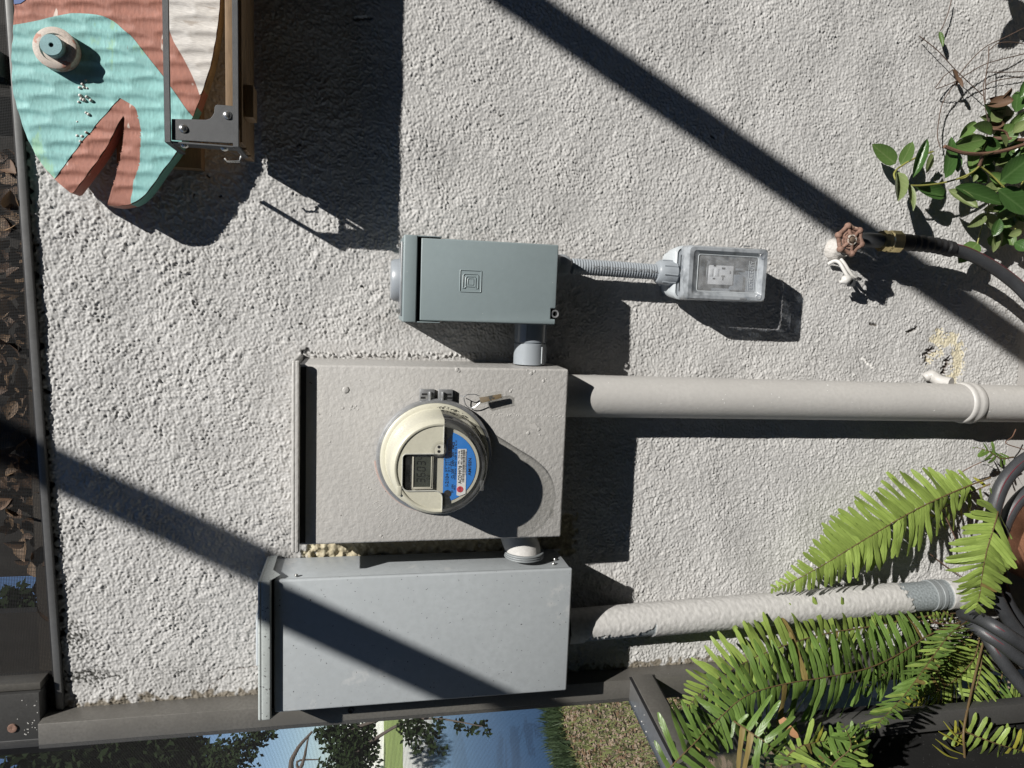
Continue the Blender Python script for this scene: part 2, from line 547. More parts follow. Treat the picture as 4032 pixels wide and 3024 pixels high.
# water
wm = bpy.data.materials.new('pond_water')
wm.use_nodes = True
wb = wm.node_tree.nodes['Principled BSDF']
wb.inputs['Base Color'].default_value = (.012, .03, .06, 1)
wb.inputs['Roughness'].default_value = .04
wb.inputs['IOR'].default_value = 1.33
wb.inputs['Specular IOR Level'].default_value = 1.0
wn = wm.node_tree.nodes.new('ShaderNodeTexNoise')
wn.inputs['Scale'].default_value = 1.2
wbp = wm.node_tree.nodes.new('ShaderNodeBump')
wbp.inputs['Strength'].default_value = .05
wbp.inputs['Distance'].default_value = .05
wm.node_tree.links.new(wn.outputs[0], wbp.inputs['Height'])
wm.node_tree.links.new(wbp.outputs[0], wb.inputs['Normal'])
M['water'] = wm

# painted stucco: colour from the wall's own paint / peel / mildew map, relief is in the mesh
sm = bpy.data.materials.new('painted_stucco')
sm.use_nodes = True
N, Lk = sm.node_tree.nodes, sm.node_tree.links
bs = N['Principled BSDF']
at = N.new('ShaderNodeAttribute'); at.attribute_name = 'paint'
tc = N.new('ShaderNodeTexCoord')
n1 = N.new('ShaderNodeTexNoise'); n1.inputs['Scale'].default_value = 420; n1.inputs['Detail'].default_value = 3
n2 = N.new('ShaderNodeTexNoise'); n2.inputs['Scale'].default_value = 3.2; n2.inputs['Detail'].default_value = 5
for n in (n1, n2): Lk.new(tc.outputs['Object'], n.inputs['Vector'])
mr = N.new('ShaderNodeMapRange'); mr.inputs[1].default_value = .3; mr.inputs[2].default_value = .7; mr.inputs[3].default_value = .95; mr.inputs[4].default_value = 1.04
Lk.new(n2.outputs[0], mr.inputs[0])
mm = N.new('ShaderNodeVectorMath'); mm.operation = 'SCALE'
Lk.new(at.outputs['Color'], mm.inputs[0]); Lk.new(mr.outputs[0], mm.inputs['Scale'])
Lk.new(mm.outputs[0], bs.inputs['Base Color'])
bs.inputs['Roughness'].default_value = .62
bs.inputs['Specular IOR Level'].default_value = .35
bp = N.new('ShaderNodeBump'); bp.inputs['Strength'].default_value = .35; bp.inputs['Distance'].default_value = .0012
Lk.new(n1.outputs[0], bp.inputs['Height']); Lk.new(bp.outputs[0], bs.inputs['Normal'])
M['stucco'] = sm

# ------------------------------------------------------------------ setting
GROUND = tag(MB().add([(-300, -300, 0), (300, -300, 0), (300, 300, 0), (-300, 300, 0)], [(0, 1, 2, 3)]).build('ground', M['lawn'], smooth=0), kind='structure')


tag(MB().box(-.66, 3.3, -.16, -3.35, .001, .02).build('bounce_slab', mat('bounce_concrete', (.30, .275, .25), .85, var=.12, vscale=3, bump=.3, bscale=90), smooth=0), kind='structure')  # unseen slab added to bounce neutral sunlight into the wall's shadows


def pointgrid(x0, x1, z0, z1, step):
    nx, nz = int(round((x1 - x0) / step)) + 1, int(round((z1 - z0) / step)) + 1
    return np.linspace(x0, x1, nx), np.linspace(z0, z1, nz)


def bandnoise(nz, nx, step, wl, bw=.35, seed=0):
    r = np.random.default_rng(seed)
    w = r.standard_normal((nz, nx))
    fz, fx = np.fft.fftfreq(nz, step)[:, None], np.fft.rfftfreq(nx, step)[None, :]
    f = np.sqrt(fz ** 2 + fx ** 2) + 1e-9
    flt = np.exp(-(np.log(f * wl) ** 2) / (2 * bw ** 2))
    h = np.fft.irfft2(np.fft.rfft2(w) * flt, s=(nz, nx))
    return h / h.std()


def seg_dist(X, Z, a, b):
    ax, az = a; bx, bz = b
    dx, dz = bx - ax, bz - az
    t = np.clip(((X - ax) * dx + (Z - az) * dz) / (dx * dx + dz * dz), 0, 1)
    return np.hypot(X - ax - t * dx, Z - az - t * dz)


def wall():
    WX0, WX1, WZ0, WZ1 = -.702, .66, .16, 2.020
    step = .0015
    xs, zs = pointgrid(WX0, WX1, WZ0, WZ1, step)
    nx, nz = len(xs), len(zs)
    X, Z = np.meshgrid(xs, zs)
    big = bandnoise(nz, nx, step, .20, .5, 1)
    a = bandnoise(nz, nx, step, .0084, .33, 2)
    b = bandnoise(nz, nx, step, .0054, .32, 3)
    c = bandnoise(nz, nx, step, .022, .4, 4)
    g = bandnoise(nz, nx, step, .0038, .25, 5)
    coarse = np.clip((-X + Z - 1.05) / .8 + big * .25, 0, 1)           # blobbier towards the upper left
    blob = np.maximum(a, -.55)
    blob = np.where(blob > 0, blob ** .85, blob)
    spots = np.clip(bandnoise(nz, nx, step, .011, .25, 9) - 1.7, 0, 1.2)
    trowel = np.clip(1 + .10 * bandnoise(nz, nx, step, .13, .5, 12) + .07 * bandnoise(nz, nx, step, .05, .4, 13), .6, 1.4)
    h = ((blob * (.00050 + .00010 * coarse) + np.maximum(b, -.9) * .00042 + g * .00015 + c * (.0003 + .00012 * coarse) + spots * .0013 * coarse) * trowel + big * .0006)
    paint = np.empty((nz, nx, 4), np.float32)
    base = np.array([.420, .416, .408])
    streak = bandnoise(nz, nx, step, .05, .5, 14); streak = (np.cumsum(streak, 0) * 0 + streak)
    tone = 1 + .03 * streak[..., None] * .6 + .035 * big[..., None] + .03 * np.clip(b, -2, 2)[..., None] * .4
    paint[..., :3] = base * tone
    paint[..., 3] = 1

    def blend(mask, col):
        m = np.clip(mask, 0, 1)[..., None]
        paint[..., :3] = paint[..., :3] * (1 - m) + np.array(col) * m

    # grime and mildew along the top edge and the left edge, patches of black mildew
    ZT = 1.9755 + .029 * (X + .70)
    n3 = bandnoise(nz, nx, step, .03, .6, 6)
    n4 = bandnoise(nz, nx, step, .009, .5, 7)
    blend((-.001 - (ZT - Z) + .0050 * n3) / .004, (.07, .06, .05))
    blend((.010 - (X + .70) + .006 * n3) / .007, (.17, .15, .12))
    h -= np.clip((-.003 - (ZT - Z) + .005 * n3) / .004, 0, 1) * .004
    for px, py, rz, rx, k in ((330, 2660, .040, .012, 1.1), (300, 2500, .022, .020, .9), (330, 2585, .03, .008, .3), (285, 2455, .012, .008, .6),
                              (240, 2180, .018, .012, .3), (215, 2100, .012, .02, .4), (700, 2645, .02, .01, .25)):
        q = P(px, py)
        d = np.hypot((X - q.x) / rx, (Z - q.z) / rz)
        blend((k - d + .55 * n4 + .2 * n3) * 1.6 * (d < 1.8) * np.clip(.9 - a * .5, 0, 1), (.035, .035, .03))
    # run-off stains and dust round the boxes
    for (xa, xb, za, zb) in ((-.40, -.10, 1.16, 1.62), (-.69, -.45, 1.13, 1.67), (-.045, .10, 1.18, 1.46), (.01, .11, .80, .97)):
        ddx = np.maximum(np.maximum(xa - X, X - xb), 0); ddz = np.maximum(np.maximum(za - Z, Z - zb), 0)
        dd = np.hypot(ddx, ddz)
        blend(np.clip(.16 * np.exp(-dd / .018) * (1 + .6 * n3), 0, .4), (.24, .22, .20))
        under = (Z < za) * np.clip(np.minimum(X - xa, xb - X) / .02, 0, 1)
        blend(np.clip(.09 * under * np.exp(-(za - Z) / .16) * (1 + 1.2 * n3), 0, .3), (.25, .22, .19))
    # raw concrete between the meter box and the grey panel
    q0, q1 = P(1215, 2170), P(2240, 2200)
    mm_ = np.clip(np.minimum((X + .472) / .006, (-.388 - X) / .006), 0, 1) * np.clip(np.minimum((Z - 1.10) / .012, (1.60 - Z) / .012), 0, 1)
    mm_ = np.clip(mm_ + .5 * n3 * (mm_ > 0) * (mm_ < 1), 0, 1)
    blend(mm_, (.33, .29, .20)); h = h + mm_ * (c * .0016 - .003)
    blend(mm_ * np.clip(n3 - .7, 0, 1), (.46, .42, .30))
    # peeled cream plaster beside the big pipe
    ring = [(3690, 1330), (3760, 1345), (3775, 1400), (3765, 1470), (3735, 1500)]
    dist = np.full(X.shape, 9.0)
    for i in range(len(ring) - 1):
        A, B = P(*ring[i]), P(*ring[i + 1])
        dist = np.minimum(dist, seg_dist(X, Z, (A.x, A.z), (B.x, B.z)))
    for A, B in (((3650, 1420), (3700, 1385)),):
        A, B = P(*A), P(*B)
        dist = np.minimum(dist, seg_dist(X, Z, (A.x, A.z), (B.x, B.z)) + .006)
    k = np.clip((.0135 + .0035 * n4 + .003 * n3 - dist) / .004, 0, 1)
    k = np.clip(k * (1.25 + .18 * n4), 0, 1); blend(k, (.53, .485, .36)); h -= k * .0012
    for (A, B, w) in (((3735, 1415), (3712, 1475), .006), ((3640, 1400), (3672, 1375), .006), ((3650, 1425), (3645, 1408), .005)):
        A, B = P(*A), P(*B)
        kk = np.clip((w + .0025 * n4 - seg_dist(X, Z, (A.x, A.z), (B.x, B.z))) / .002, 0, 1)
        blend(kk, (.07, .05, .04)); h -= kk * .006
    # hairline cracks, chips and white scuffs
    def poly(pts, w, col, dep):
        nonlocal h
        for i in range(len(pts) - 1):
            A, B = P(*pts[i]), P(*pts[i + 1])
            kk = np.clip((w - seg_dist(X, Z, (A.x, A.z), (B.x, B.z)) + .0006 * n4) / .0012, 0, 1)
            if col: blend(kk, col)
            h = h - kk * dep
    poly([(815, 2730), (825, 2700), (880, 2665), (900, 2640), (950, 2630), (1010, 2625)], .0011, (.12, .1, .09), .0015)
    poly([(3570, 1310), (3610, 1292)], .0035, (.10, .09, .08), .004)
    poly([(3425, 1275), (3450, 1280)], .003, (.10, .09, .08), .003)
    poly([(3395, 1410), (3420, 1435), (3440, 1450)], .0025, (.68, .67, .65), -.0006)
    poly([(1395, 75), (1460, 72)], .003, (.14, .13, .12), .002)
    poly([(1398, 66), (1450, 64)], .0022, (.66, .65, .62), -.0006)
    poly([(1195, 1385), (1212, 1378)], .004, (.02, .02, .02), .006)
    for _ in range(26):
        px, py = rng.uniform(300, 3900), rng.uniform(50, 1500)
        poly([(px, py), (px + rng.uniform(-12, 12), py + rng.uniform(-8, 8))], rng.uniform(.0012, .0026), (.10, .09, .08), .003)
    for _ in range(30):
        px, py = rng.uniform(3000, 3900), rng.uniform(250, 1450)
        poly([(px, py), (px + rng.uniform(-6, 6), py + rng.uniform(-6, 6))], .0012, (.74, .73, .71), -.0004)
    # caulk ridges where the paint was brushed against the boxes
    for (A, B) in (((1185, 1392), (2235, 1402)),):
        A, B = P(*A), P(*B)
        dd = seg_dist(X, Z, (A.x, A.z), (B.x, B.z))
        sm_ = np.exp(-(dd / .02) ** 2)
        h = h * (1 - .6 * sm_) + sm_ * .002 + np.exp(-(dd / .006) ** 2) * np.clip(n4, 0, 2) * .0025
    h = np.where(Z > ZT + .003, -.015, h)
    co = np.stack([X, -h, Z], -1).reshape(-1, 3)
    idx = np.arange(nx * nz).reshape(nz, nx)
    q = np.stack([idx[:-1, :-1], idx[:-1, 1:], idx[1:, 1:], idx[1:, :-1]], -1).reshape(-1, 4)
    me = bpy.data.meshes.new('stucco_face')
    me.vertices.add(len(co)); me.vertices.foreach_set('co', co.astype(np.float32).ravel())
    me.loops.add(q.size); me.loops.foreach_set('vertex_index', q.astype(np.int32).ravel())
    me.polygons.add(len(q))
    me.polygons.foreach_set('loop_start', np.arange(0, q.size, 4, dtype=np.int32))
    me.polygons.foreach_set('use_smooth', np.ones(len(q), bool))
    me.update(calc_edges=True)
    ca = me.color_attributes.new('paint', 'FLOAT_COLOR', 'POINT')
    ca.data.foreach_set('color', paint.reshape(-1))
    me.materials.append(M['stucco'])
    t = thing('stucco_wall', (0, 0.1, 0), 'pale grey painted stucco wall carrying the electric boxes and pipes', 'wall')
    put('stucco_face', me, t)

    def flat(name, x0, x1, z0, z1, y):
        mb = MB().box(x0, x1, y, .16, z0, z1)
        o = mb.build(name, M['stucco'], t, smooth=0)
        ca = o.data.color_attributes.new('paint', 'FLOAT_COLOR', 'POINT')
        ca.data.foreach_set('color', np.tile(np.array([.425, .416, .403, 1], np.float32), len(o.data.vertices)))
        return o
    flat('wall_core', -.700, .66, .16, 1.972, .008)
    flat('wall_end', .66, 4.0, 0, 1.978, .001)
    flat('wall_foot', -.700, .66, 0, .16, .001)
    return t


wall()

# ------------------------------------------------------------------ the grey breaker panel (lower left of the picture)
def wire(mb, pts, r, n=6, mi=0):
    return mb.tube(pts, r, n, True, mi)


def grey_panel():
    x0, x1, z0, z1 = -.6775, -.4541, 1.1400, 1.6340
    t = thing('breaker_panel', (-.565, 0, 1.14), 'wide plain grey breaker panel crossed by a diagonal shadow, beside the corner post', 'electrical panel')
    MB().box(x0 + .003, x1 - .002, 0, -.094, z0 + .002, z1 + .012).build('cabinet', M['panel'], t, bevel=.002)
    MB().box(x0, x1, -.0955, -.1055, z0, z1 - .001).build('door', M['panel'], t, bevel=.0035, seg=3)
    # hood: top sheet, rounded front lip, side flanges that taper back to the wall
    xl, xr = x0 - .0045, x1 + .0045
    h = MB()
    h.box(xl, xr, -.004, -.118, z1 + .0155, z1 + .0215)
    h.box(xl, xr, -.110, -.118, z1 + .0015, z1 + .017)
    hd = h.build('rain_hood', M['hood'], t, bevel=.0028, seg=3)
    for x in (xr - .0015, xl):
        pl = [(-.004, z1 + .016), (-.112, z1 + .016), (-.112, z1 + .001), (-.094, z1 - .010), (-.070, z1 + .004), (-.004, z1 + .004)]
        m = MB()
        vs = [(x, a, b) for a, b in pl] + [(x + .0015, a, b) for a, b in pl]
        n = len(pl)
        m.add(vs, [tuple(range(n)), tuple(range(2 * n - 1, n - 1, -1))] + [(i, (i + 1) % n, n + (i + 1) % n, n + i) for i in range(n)])
        m.build('hood_flange', M['hood'], hd, smooth=30)
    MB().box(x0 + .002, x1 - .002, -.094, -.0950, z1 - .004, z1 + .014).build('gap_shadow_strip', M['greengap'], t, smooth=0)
    MB().box(-.600, -.512, -.030, -.098, z1 + .0215, z1 + .0275).build('hub_plate', M['pvclight'], t, bevel=.0025, seg=3)
    for (yy, zz) in ((-.080, 1.168), (-.060, 1.160), (-.088, 1.60)):
        MB().lathe([(.0001, .0034), (.0024, .003), (.0032, .001), (.0032, 0)], (x1 - .001, yy, zz), 'X', 12).build('side_screw', M['zincbolt'], t)
    MB().box(x1 - .002, x1 + .0015, -.010, -.012, z0 - .004, z0 + .01).build('corner_tab', M['whitepaint'], t, smooth=0)


grey_panel()


def conduit_nipple():
    # offset connector between the meter box and the grey panel, thick with wall paint
    c = V((-.424, -.048, 1.221))
    t = thing('offset_nipple', (-.40, -.05, 1.221), 'short bent connector smeared with white paint between meter box and grey panel', 'conduit fitting')
    path = smoothpath([V((-.388, -.050, 1.231)), V((-.400, -.050, 1.231)), V((-.418, -.052, 1.225)), V((-.436, -.055, 1.217)), V((-.446, -.056, 1.216))], 5)
    MB().tube(path, .030, 22).build('bent_sleeve', M['whitepaint'], t)
    lk = MB()
    for i in range(3):
        lk.lathe([(.030, 0), (.0348, .0004), (.0352, .0018), (.0345, .0030), (.030, .0034)], (-.4475 + i * .0036, -.056, 1.216), 'X', 30)
    lk.build('lock_nut', M['galv'], t)


conduit_nipple()


# ------------------------------------------------------------------ the painted meter box
def meter_box():
    x0, x1, z0, z1 = -.3945, -.1085, 1.1663, 1.588
    t = thing('meter_box', (-.25, 0, 1.166), 'taupe painted meter socket box with a round electric meter on its front', 'meter box')
    MB().box(x0, x1, .004, -.115, z0, z1 + .008).build('box', M['meterbox'], t, bevel=.004, seg=3)
    hd = MB()
    hd.box(x0 - .006, x1 + .007, .004, -.132, z1 + .0095, z1 + .016)
    hd.box(x0 - .006, x1 + .007, -.125, -.132, z1 + .004, z1 + .0115)
    hd.build('rain_hood', M['meterbox'], t, bevel=.0025, seg=3)
    MB().box(x0 + .004, x1 - .004, -.1152, -.1160, z1 - .004, z1 + .006).build('hood_seam', M['black'], t, smooth=0)
    # runs, blisters and crumbs under the paint
    lm = []
    def lump(px, py, r, flat=.35, n=8):
        p = P(px, py, .115)
        m = MB().ball((p.x, -.1149, p.z), r * .85, n, 5, flat * .62)
        lm.append(m)
    for px, py, r in ((1800, 1455, .0042), (1808, 1462, .003), (2092, 1470, .004), (2105, 1462, .003), (2076, 1458, .002), (2140, 1500, .0035), (2150, 1492, .002),
                      (1362, 1535, .0072), (1385, 1600, .0026), (1395, 1606, .002), (1380, 1612, .002), (1402, 1598, .0022), (1350, 1607, .003), (1410, 1613, .0018),
                      (2010, 1542, .003), (2016, 1536, .002), (1690, 1985, .0018), (1500, 2110, .003), (1508, 2116, .0022), (1450, 1920, .002), (1460, 1926, .0018),
                      (2120, 1690, .0045), (2080, 1705, .004), (2125, 1712, .0025), (1300, 1740, .002)):
        lump(px, py, r)
    for _ in range(70):
        lump(rng.uniform(1260, 2210), rng.uniform(1470, 1640) if rng.random() < .6 else rng.uniform(1640, 2100), rng.uniform(.0006, .0013), .5, 6)
    for px in np.arange(1930, 2220, 7):
        lump(px + rng.uniform(-2, 2), 1630 + (px - 1930) * .035 + rng.uniform(-3, 3), rng.uniform(.0010, .0021), .5, 6)
    m = MB()
    for q in lm: m.add(q.v, q.f)
    tag(m.build('paint_lump', M['meterbox'], t, smooth=80), kind='stuff')
    # scratches curved round the meter, bare chip, pink primer smudge
    sc = MB()
    for (a, b, c) in (((1462, 1988), (1485, 1975), (1508, 1972)), ((1475, 2035), (1500, 2018), (1518, 2003)), ((1485, 2082), (1500, 2060), (1515, 2040)),
                      ((1545, 2060), (1560, 2045), (1580, 2035)), ((1440, 1838), (1458, 1845), (1472, 1855)), ((1478, 2005), (1500, 1990), (1515, 1985))):
        sc.tube(smoothpath([P(*a, .1148), P(*b, .1151), P(*c, .1148)], 4), [.0001] + [.0004] * 7 + [.0001], 5)
    tag(sc.build('scratch', M['meterbox'], t), kind='stuff')
    ch = [P(px, py, .1153) for px, py in ((2088, 1672), (2108, 1668), (2118, 1682), (2112, 1694), (2098, 1690), (2092, 1684))]
    MB().prism([(p.x, p.z) for p in ch], -.1150, -.1156).build('paint_chip', M['pipepaint'], t, smooth=0)
    # little wire stub poking out of the hood shadow
    MB().tube([P(1218, 1505, .116), P(1229, 1510, .117)], .0006, 5).build('wire_stub', M['black'], t)
    return t


meter_box()


# ------------------------------------------------------------------ the meter
def meter():
    cx, cz = -.2510, 1.3848
    t = thing('electric_meter', (cx, -.115, cz), 'round cream electric meter with a blue label and digital display on the taupe box', 'electric meter')
    # socket ring clamp on the box
    MB().lathe([(.084, -.118 + .115), (.0915, 0), (.0925, .004), (.0925, .010), (.0905, .0135), (.087, .0145), (.0845, .013)],
               (cx, -.115, cz), 'Y', 72, -10 + 90, 350 + 90).build('clamp_ring', M['zinc'], t)
    gapa = math.radians(87)
    MB().lathe([(.0955, 0), (.0952, .0012), (.0925, .0012)], (cx, -.115, cz), 'Y', 60, 95, 250).build('paint_edge', mat('pinkish_primer', (.50, .38, .34), .6), t)
    # cream flange and shell
    prof = [(.0865, .010), (.0862, .0155), (.0835, .0175), (.079, .0180), (.0775, .022), (.0765, .040), (.0745, .062), (.0735, .080), (.0715, .0870), (.0680, .0895)]
    c = (cx, -.115, cz)
    MB().lathe(prof[:5], c, 'Y', 96).build('base_flange', M['cream'], t)
    a0, a1 = -4.0, 184.0
    MB().lathe(prof[4:], c, 'Y', 64, a0, a1).build('upper_shell', M['cream'], t, smooth=50)
    MB().lathe(prof[4:], c, 'Y', 56, a1, 360 + a0).build('clear_cover', M['clear'], t, smooth=50)
    # face: front plate over the upper half with the display notch cut out
    R = .0680
    yb = -.0045
    u0, u1, vt = -.0345, .0215, .0615                    # notch
    def arc(b0, b1, n): return [(R * math.cos(b0 + (b1 - b0) * i / n), R * math.sin(b0 + (b1 - b0) * i / n)) for i in range(n + 1)]
    ar = math.asin(yb / R)
    aR = math.acos(u1 / R); aL = math.acos(u0 / R)
    def fil(cx_, cy_, r, b0, b1, n=6): return [(cx_ + r * math.cos(math.radians(b0 + (b1 - b0) * i / n)), cy_ + r * math.sin(math.radians(b0 + (b1 - b0) * i / n))) for i in range(n + 1)]
    yv = .0455
    # one plate: goes round the rim and down both sides of the notch
    rim = arc(ar, math.pi - ar, 60)
    notch = [(u0 - .012, yb)] + fil(u0 - .012, yb + .012, .012, 270, 360)[1:] + fil(u0 + .010, yv, .010, 180, 90) + fil(u1 - .006, yv + .004, .006, 90, 0) + [(u1, yb)]
    poly = [(cx + a, cz + b) for a, b in rim + notch]
    plate = MB().prism(poly, -.2040, -.2025)
    plate.build('face_plate', M['cream'], t, bevel=.0004, seg=1)
    ed = MB()
    def edge(pts, r=.0011, d=.2046): ed.tube([V((cx + a, -d, cz + b)) for a, b in pts], r, 6)
    edge([(-.0663, yb)] + notch[:-1] + [(u1, yb + .001)])
    edge([(u1, yb), (.0663, yb)])
    ed.build('plate_edge', mat('clear_rim', (.42, .42, .38), .15), t)
    # rolled rim bead on the front
    MB().lathe([(.0680, .0895), (.0672, .0908), (.0650, .0910), (.0632, .0898), (.0625, .0880)], c, 'Y', 64, a0, a1).build('rim_bead', M['cream'], t)
    MB().lathe([(.0680, .0895), (.0672, .0908), (.0650, .0910), (.0632, .0898)], c, 'Y', 56, a1, 360 + a0).build('clear_rim_bead', M['clear'], t)
    low = arc(math.pi - ar, 2 * math.pi + ar, 48)
    MB().prism([(cx + a * .93, cz + b * .93) for a, b in low], -.2032, -.2022).build('clear_window', M['clearfront'], t, smooth=0)
    MB().prism([(cx + a, cz + b) for a, b in notch], -.2030, -.2022).build('display_window', M['clearfront'], t, smooth=0)
    # inside: cream chassis with a flat face, the display pocket
    pk = (-.0335, .0195, .0125, .0535)
    chas = MB().lathe([(.062, .004), (.0605, .0803)], c, 'Y', 64)
    chas.build('inner_drum', M['creamin'], t)
    disc = arc(0, 2 * math.pi, 60)[:-1]
    MB().prism([(cx + a * .0605 / R, cz + b * .0605 / R) for a, b in disc], -.1958, -.1948).build('inner_face', M['creamin'], t)
    def ypl(name, poly, d, m, th=.0003): return MB().prism([(cx + a, cz + b) for a, b in poly], -d, -d + th).build(name, m, t, smooth=0)
    ypl('display_recess', fil(pk[0] + .010, pk[3] - .010, .010, 180, 90) + fil(pk[1] - .004, pk[3] - .004, .004, 90, 0) + [(pk[1], pk[2] + .001), (pk[0], pk[2] + .001)], .1973, M['lcddark'])
    fr = MB()
    for a, b, c_, d_ in ((-.0325, .0185, .0385, .0405), (-.0325, .0185, .0105, .0130), (-.0325, -.0300, .0105, .0405), (.0165, .0185, .0105, .0405)):
        fr.box(cx + a, cx + b, -.1978, -.2002, cz + c_, cz + d_)
    fr.build('display_frame', M['creamin'], t, bevel=.0006)
    ypl('display', [(-.0300, .0130), (.0165, .0130), (.0165, .0385), (-.0300, .0385)], .1988, M['lcd'])
    # seven segment digits 3 6 0 3 4
    segs = {'3': 'abcdg', '6': 'acdefg', '0': 'abcdef', '4': 'bcfg', '2': 'abdeg'}
    def digit(ch, u, v, w, h, k, sl=.10):
        m = MB()
        def bar(a, b):
            (x1, y1), (x2, y2) = a, b
            dx, dy = x2 - x1, y2 - y1; L = math.hypot(dx, dy); nx_, ny_ = -dy / L * k, dx / L * k
            ex, ey = dx / L * k * .7, dy / L * k * .7
            p = [(x1 + ex + nx_, y1 + ey + ny_), (x1 + ex - nx_, y1 + ey - ny_), (x2 - ex - nx_, y2 - ey - ny_), (x2 - ex + nx_, y2 - ey + ny_)]
            m.add([(cx + u + a_ + b_ * sl, -.1992, cz + v + b_) for a_, b_ in p], [(0, 1, 2, 3)])
        pts = {'a': ((0, h), (w, h)), 'b': ((w, h), (w, h / 2)), 'c': ((w, h / 2), (w, 0)), 'd': ((0, 0), (w, 0)), 'e': ((0, 0), (0, h / 2)), 'f': ((0, h / 2), (0, h)), 'g': ((0, h / 2), (w, h / 2))}
        for s in segs[ch]: bar(*pts[s])
        m.build('digit', M['lcdseg'], t, smooth=0)
    for i, chh in enumerate('36034'): digit(chh, -.0235 + i * .0088, .0220, .0055, .0115, .0007)
    for i, chh in enumerate('02'): digit(chh, -.0185 + i * .0042, .0148, .0022, .0042, .0003)
    def barcode(x, z, w, h, d, m, parent, seed):
        r = random.Random(seed); mb = MB(); p = 0
        while p < w:
            k = r.choice((.0004, .0006, .0009))
            mb.add([(cx + x + p, -d, cz + z), (cx + x + min(w, p + k), -d, cz + z), (cx + x + min(w, p + k), -d, cz + z + h), (cx + x + p, -d, cz + z + h)], [(0, 1, 2, 3)])
            p += k + r.choice((.0004, .0006, .0008))
        mb.build('barcode', m, parent, smooth=0)
    barcode(-.026, .0440, .038, .0042, .1979, M['inkgrey'], t, 5)
    text('label_text', 'GE ELECTRIC METER', cx - .024, cz + .0495, .0014, .1979, M['inkgrey'], t, .020)
    text('label_text', '401S2178-C3 AKC204839', cx - .022, cz + .0412, .0016, .1979, M['inkgrey'], t, .026)
    # blue label
    lb = []
    Rb = .0555
    for i in range(33):
        a = math.radians(200 + i * (344 - 200) / 32)
        lb.append((Rb * math.cos(a), Rb * math.sin(a)))
    top = -.0165
    blue = [(-.047, top)] + [(a, b) for a, b in lb if b < top - .002] + [(.047, top - .002), (.046, -.0145), (.040, -.0095), (.0225, -.0095), (.012, -.0060), (.002, -.0060), (-.043, -.0060), (-.047, -.010)]
    ypl('blue_label', blue, .1965, M['blue'])
    T = lambda s, x, z, h, w, m='ink', d=.1969: text('label_text', s, cx + x, cz + z, h, d, M[m], t, w, bold=.012)
    T('I-210+', -.0300, -.0140, .0050, .0200)
    T('204 839 978', .0155, -.0165, .0044, .0250)
    T('CL 200   240V   3W   FM2S', -.0180, -.0215, .0036, .0560)
    T('SY  USA', -.0400, -.0215, .0030, .0130)
    T('727X281034   60HZ  TA30  Kh 19.6  Rt 1.0', -.0200, -.0250, .0026, .0600)
    T('0910', -.0360, -.0248, .0026, .0070)
    bx = MB()
    for a, b, c_, d_ in ((-.0075, .0130, -.0085, -.0081), (-.0075, .0090, -.0172, -.0168), (-.0075, -.0071, -.0172, -.0081), (.0126, .0130, -.0150, -.0081)):
        bx.add([(cx + a, -.1969, cz + c_), (cx + b, -.1969, cz + c_), (cx + b, -.1969, cz + d_), (cx + a, -.1969, cz + d_)], [(0, 1, 2, 3)])
    for (a, b) in ((-.0055, -.0105), (.0030, -.0105), (-.0055, -.0140), (.0030, -.0140), (.0030, -.0160)):
        bx.add([(cx + a + .0009 * math.cos(k * .785), -.1969, cz + b + .0009 * math.sin(k * .785)) for k in range(8)], [tuple(range(8))])
    bx.build('jumper_diagram', M['ink'], t, smooth=0)
    T('G', -.0035, -.0115, .0022, None); T('F2', .0052, -.0115, .0022, None); T('V2', -.0035, -.0150, .0022, None); T('J2', .0052, -.0146, .0022, None); T('U1', .0052, -.0170, .0020, None)
    MB().prism([(cx - .0415 + .0056 * math.cos(k * .314), cz - .0130 + .0056 * math.sin(k * .314)) for k in range(20)], -.1970, -.1967).build('round_emblem', M['ink'], t, smooth=0)
    ypl('white_sticker', [(-.0420, -.0405), (.0270, -.0400), (.0270, -.0268), (-.0440, -.0268), (-.0455, -.0310)], .1970, M['white'])
    MB().prism([(cx - .0350 + .0048 * math.cos(k * .314), cz - .0318 + .0048 * math.sin(k * .314)) for k in range(20)], -.1974, -.1970).build('red_dot', M['red'], t, smooth=0)
    T('C/D', -.0384, -.0334, .0034, .0070, 'ink', .1976)
    T('ACD9978', -.0265, -.0335, .0050, .0280, 'ink', .1974)
    T('FPL  TC-GJ', .0040, -.0302, .0026, .0200, 'ink', .1974)
    T('401-634-840', .0030, -.0338, .0026, .0230, 'ink', .1974)
    barcode(-.0240, -.0378, .050, .0034, .1973, M['ink'], t, 9)
    T('1NG204839978WXGJ', -.0130, -.0400, .0017, .0360, 'ink', .1974)
    T('AMI/SSN', -.0140, -.0478, .0046, .0270)
    # optical port
    q = (cx + .0285, -.2040, cz + .0025)
    MB().lathe([(.0118, 0), (.0118, .0022), (.0108, .0030), (.0092, .0026), (.0088, .0010)], q, 'Y', 36).build('optical_port_ring', M['clear'], t)
    MB().lathe([(.0001, .0008), (.0088, .0008)], q, 'Y', 30).build('optical_port', M['creamin'], t)
    for dx in (-.0034, .0034):
        MB().lathe([(.0001, .0011), (.0022, .0011), (.0023, .0006)], (q[0] + dx, q[1], q[2]), 'Y', 16).build('port_eye', M['ink'], t)
    # moulded tabs on the rim, small rivet inside
    MB().box(cx - .041, cx - .026, -.2040, -.2066, cz + .0560, cz + .0630).build('rim_tab', M['cream'], t, bevel=.001)
    MB().box(cx - .036, cx - .020, -.2035, -.2055, cz - .0670, cz - .0610).build('rim_tab', M['clear'], t, bevel=.001)
    MB().ball((cx + .0475, -.1963, cz - .0075), .0016, 10, 6).build('inner_rivet', M['inkgrey'], t)
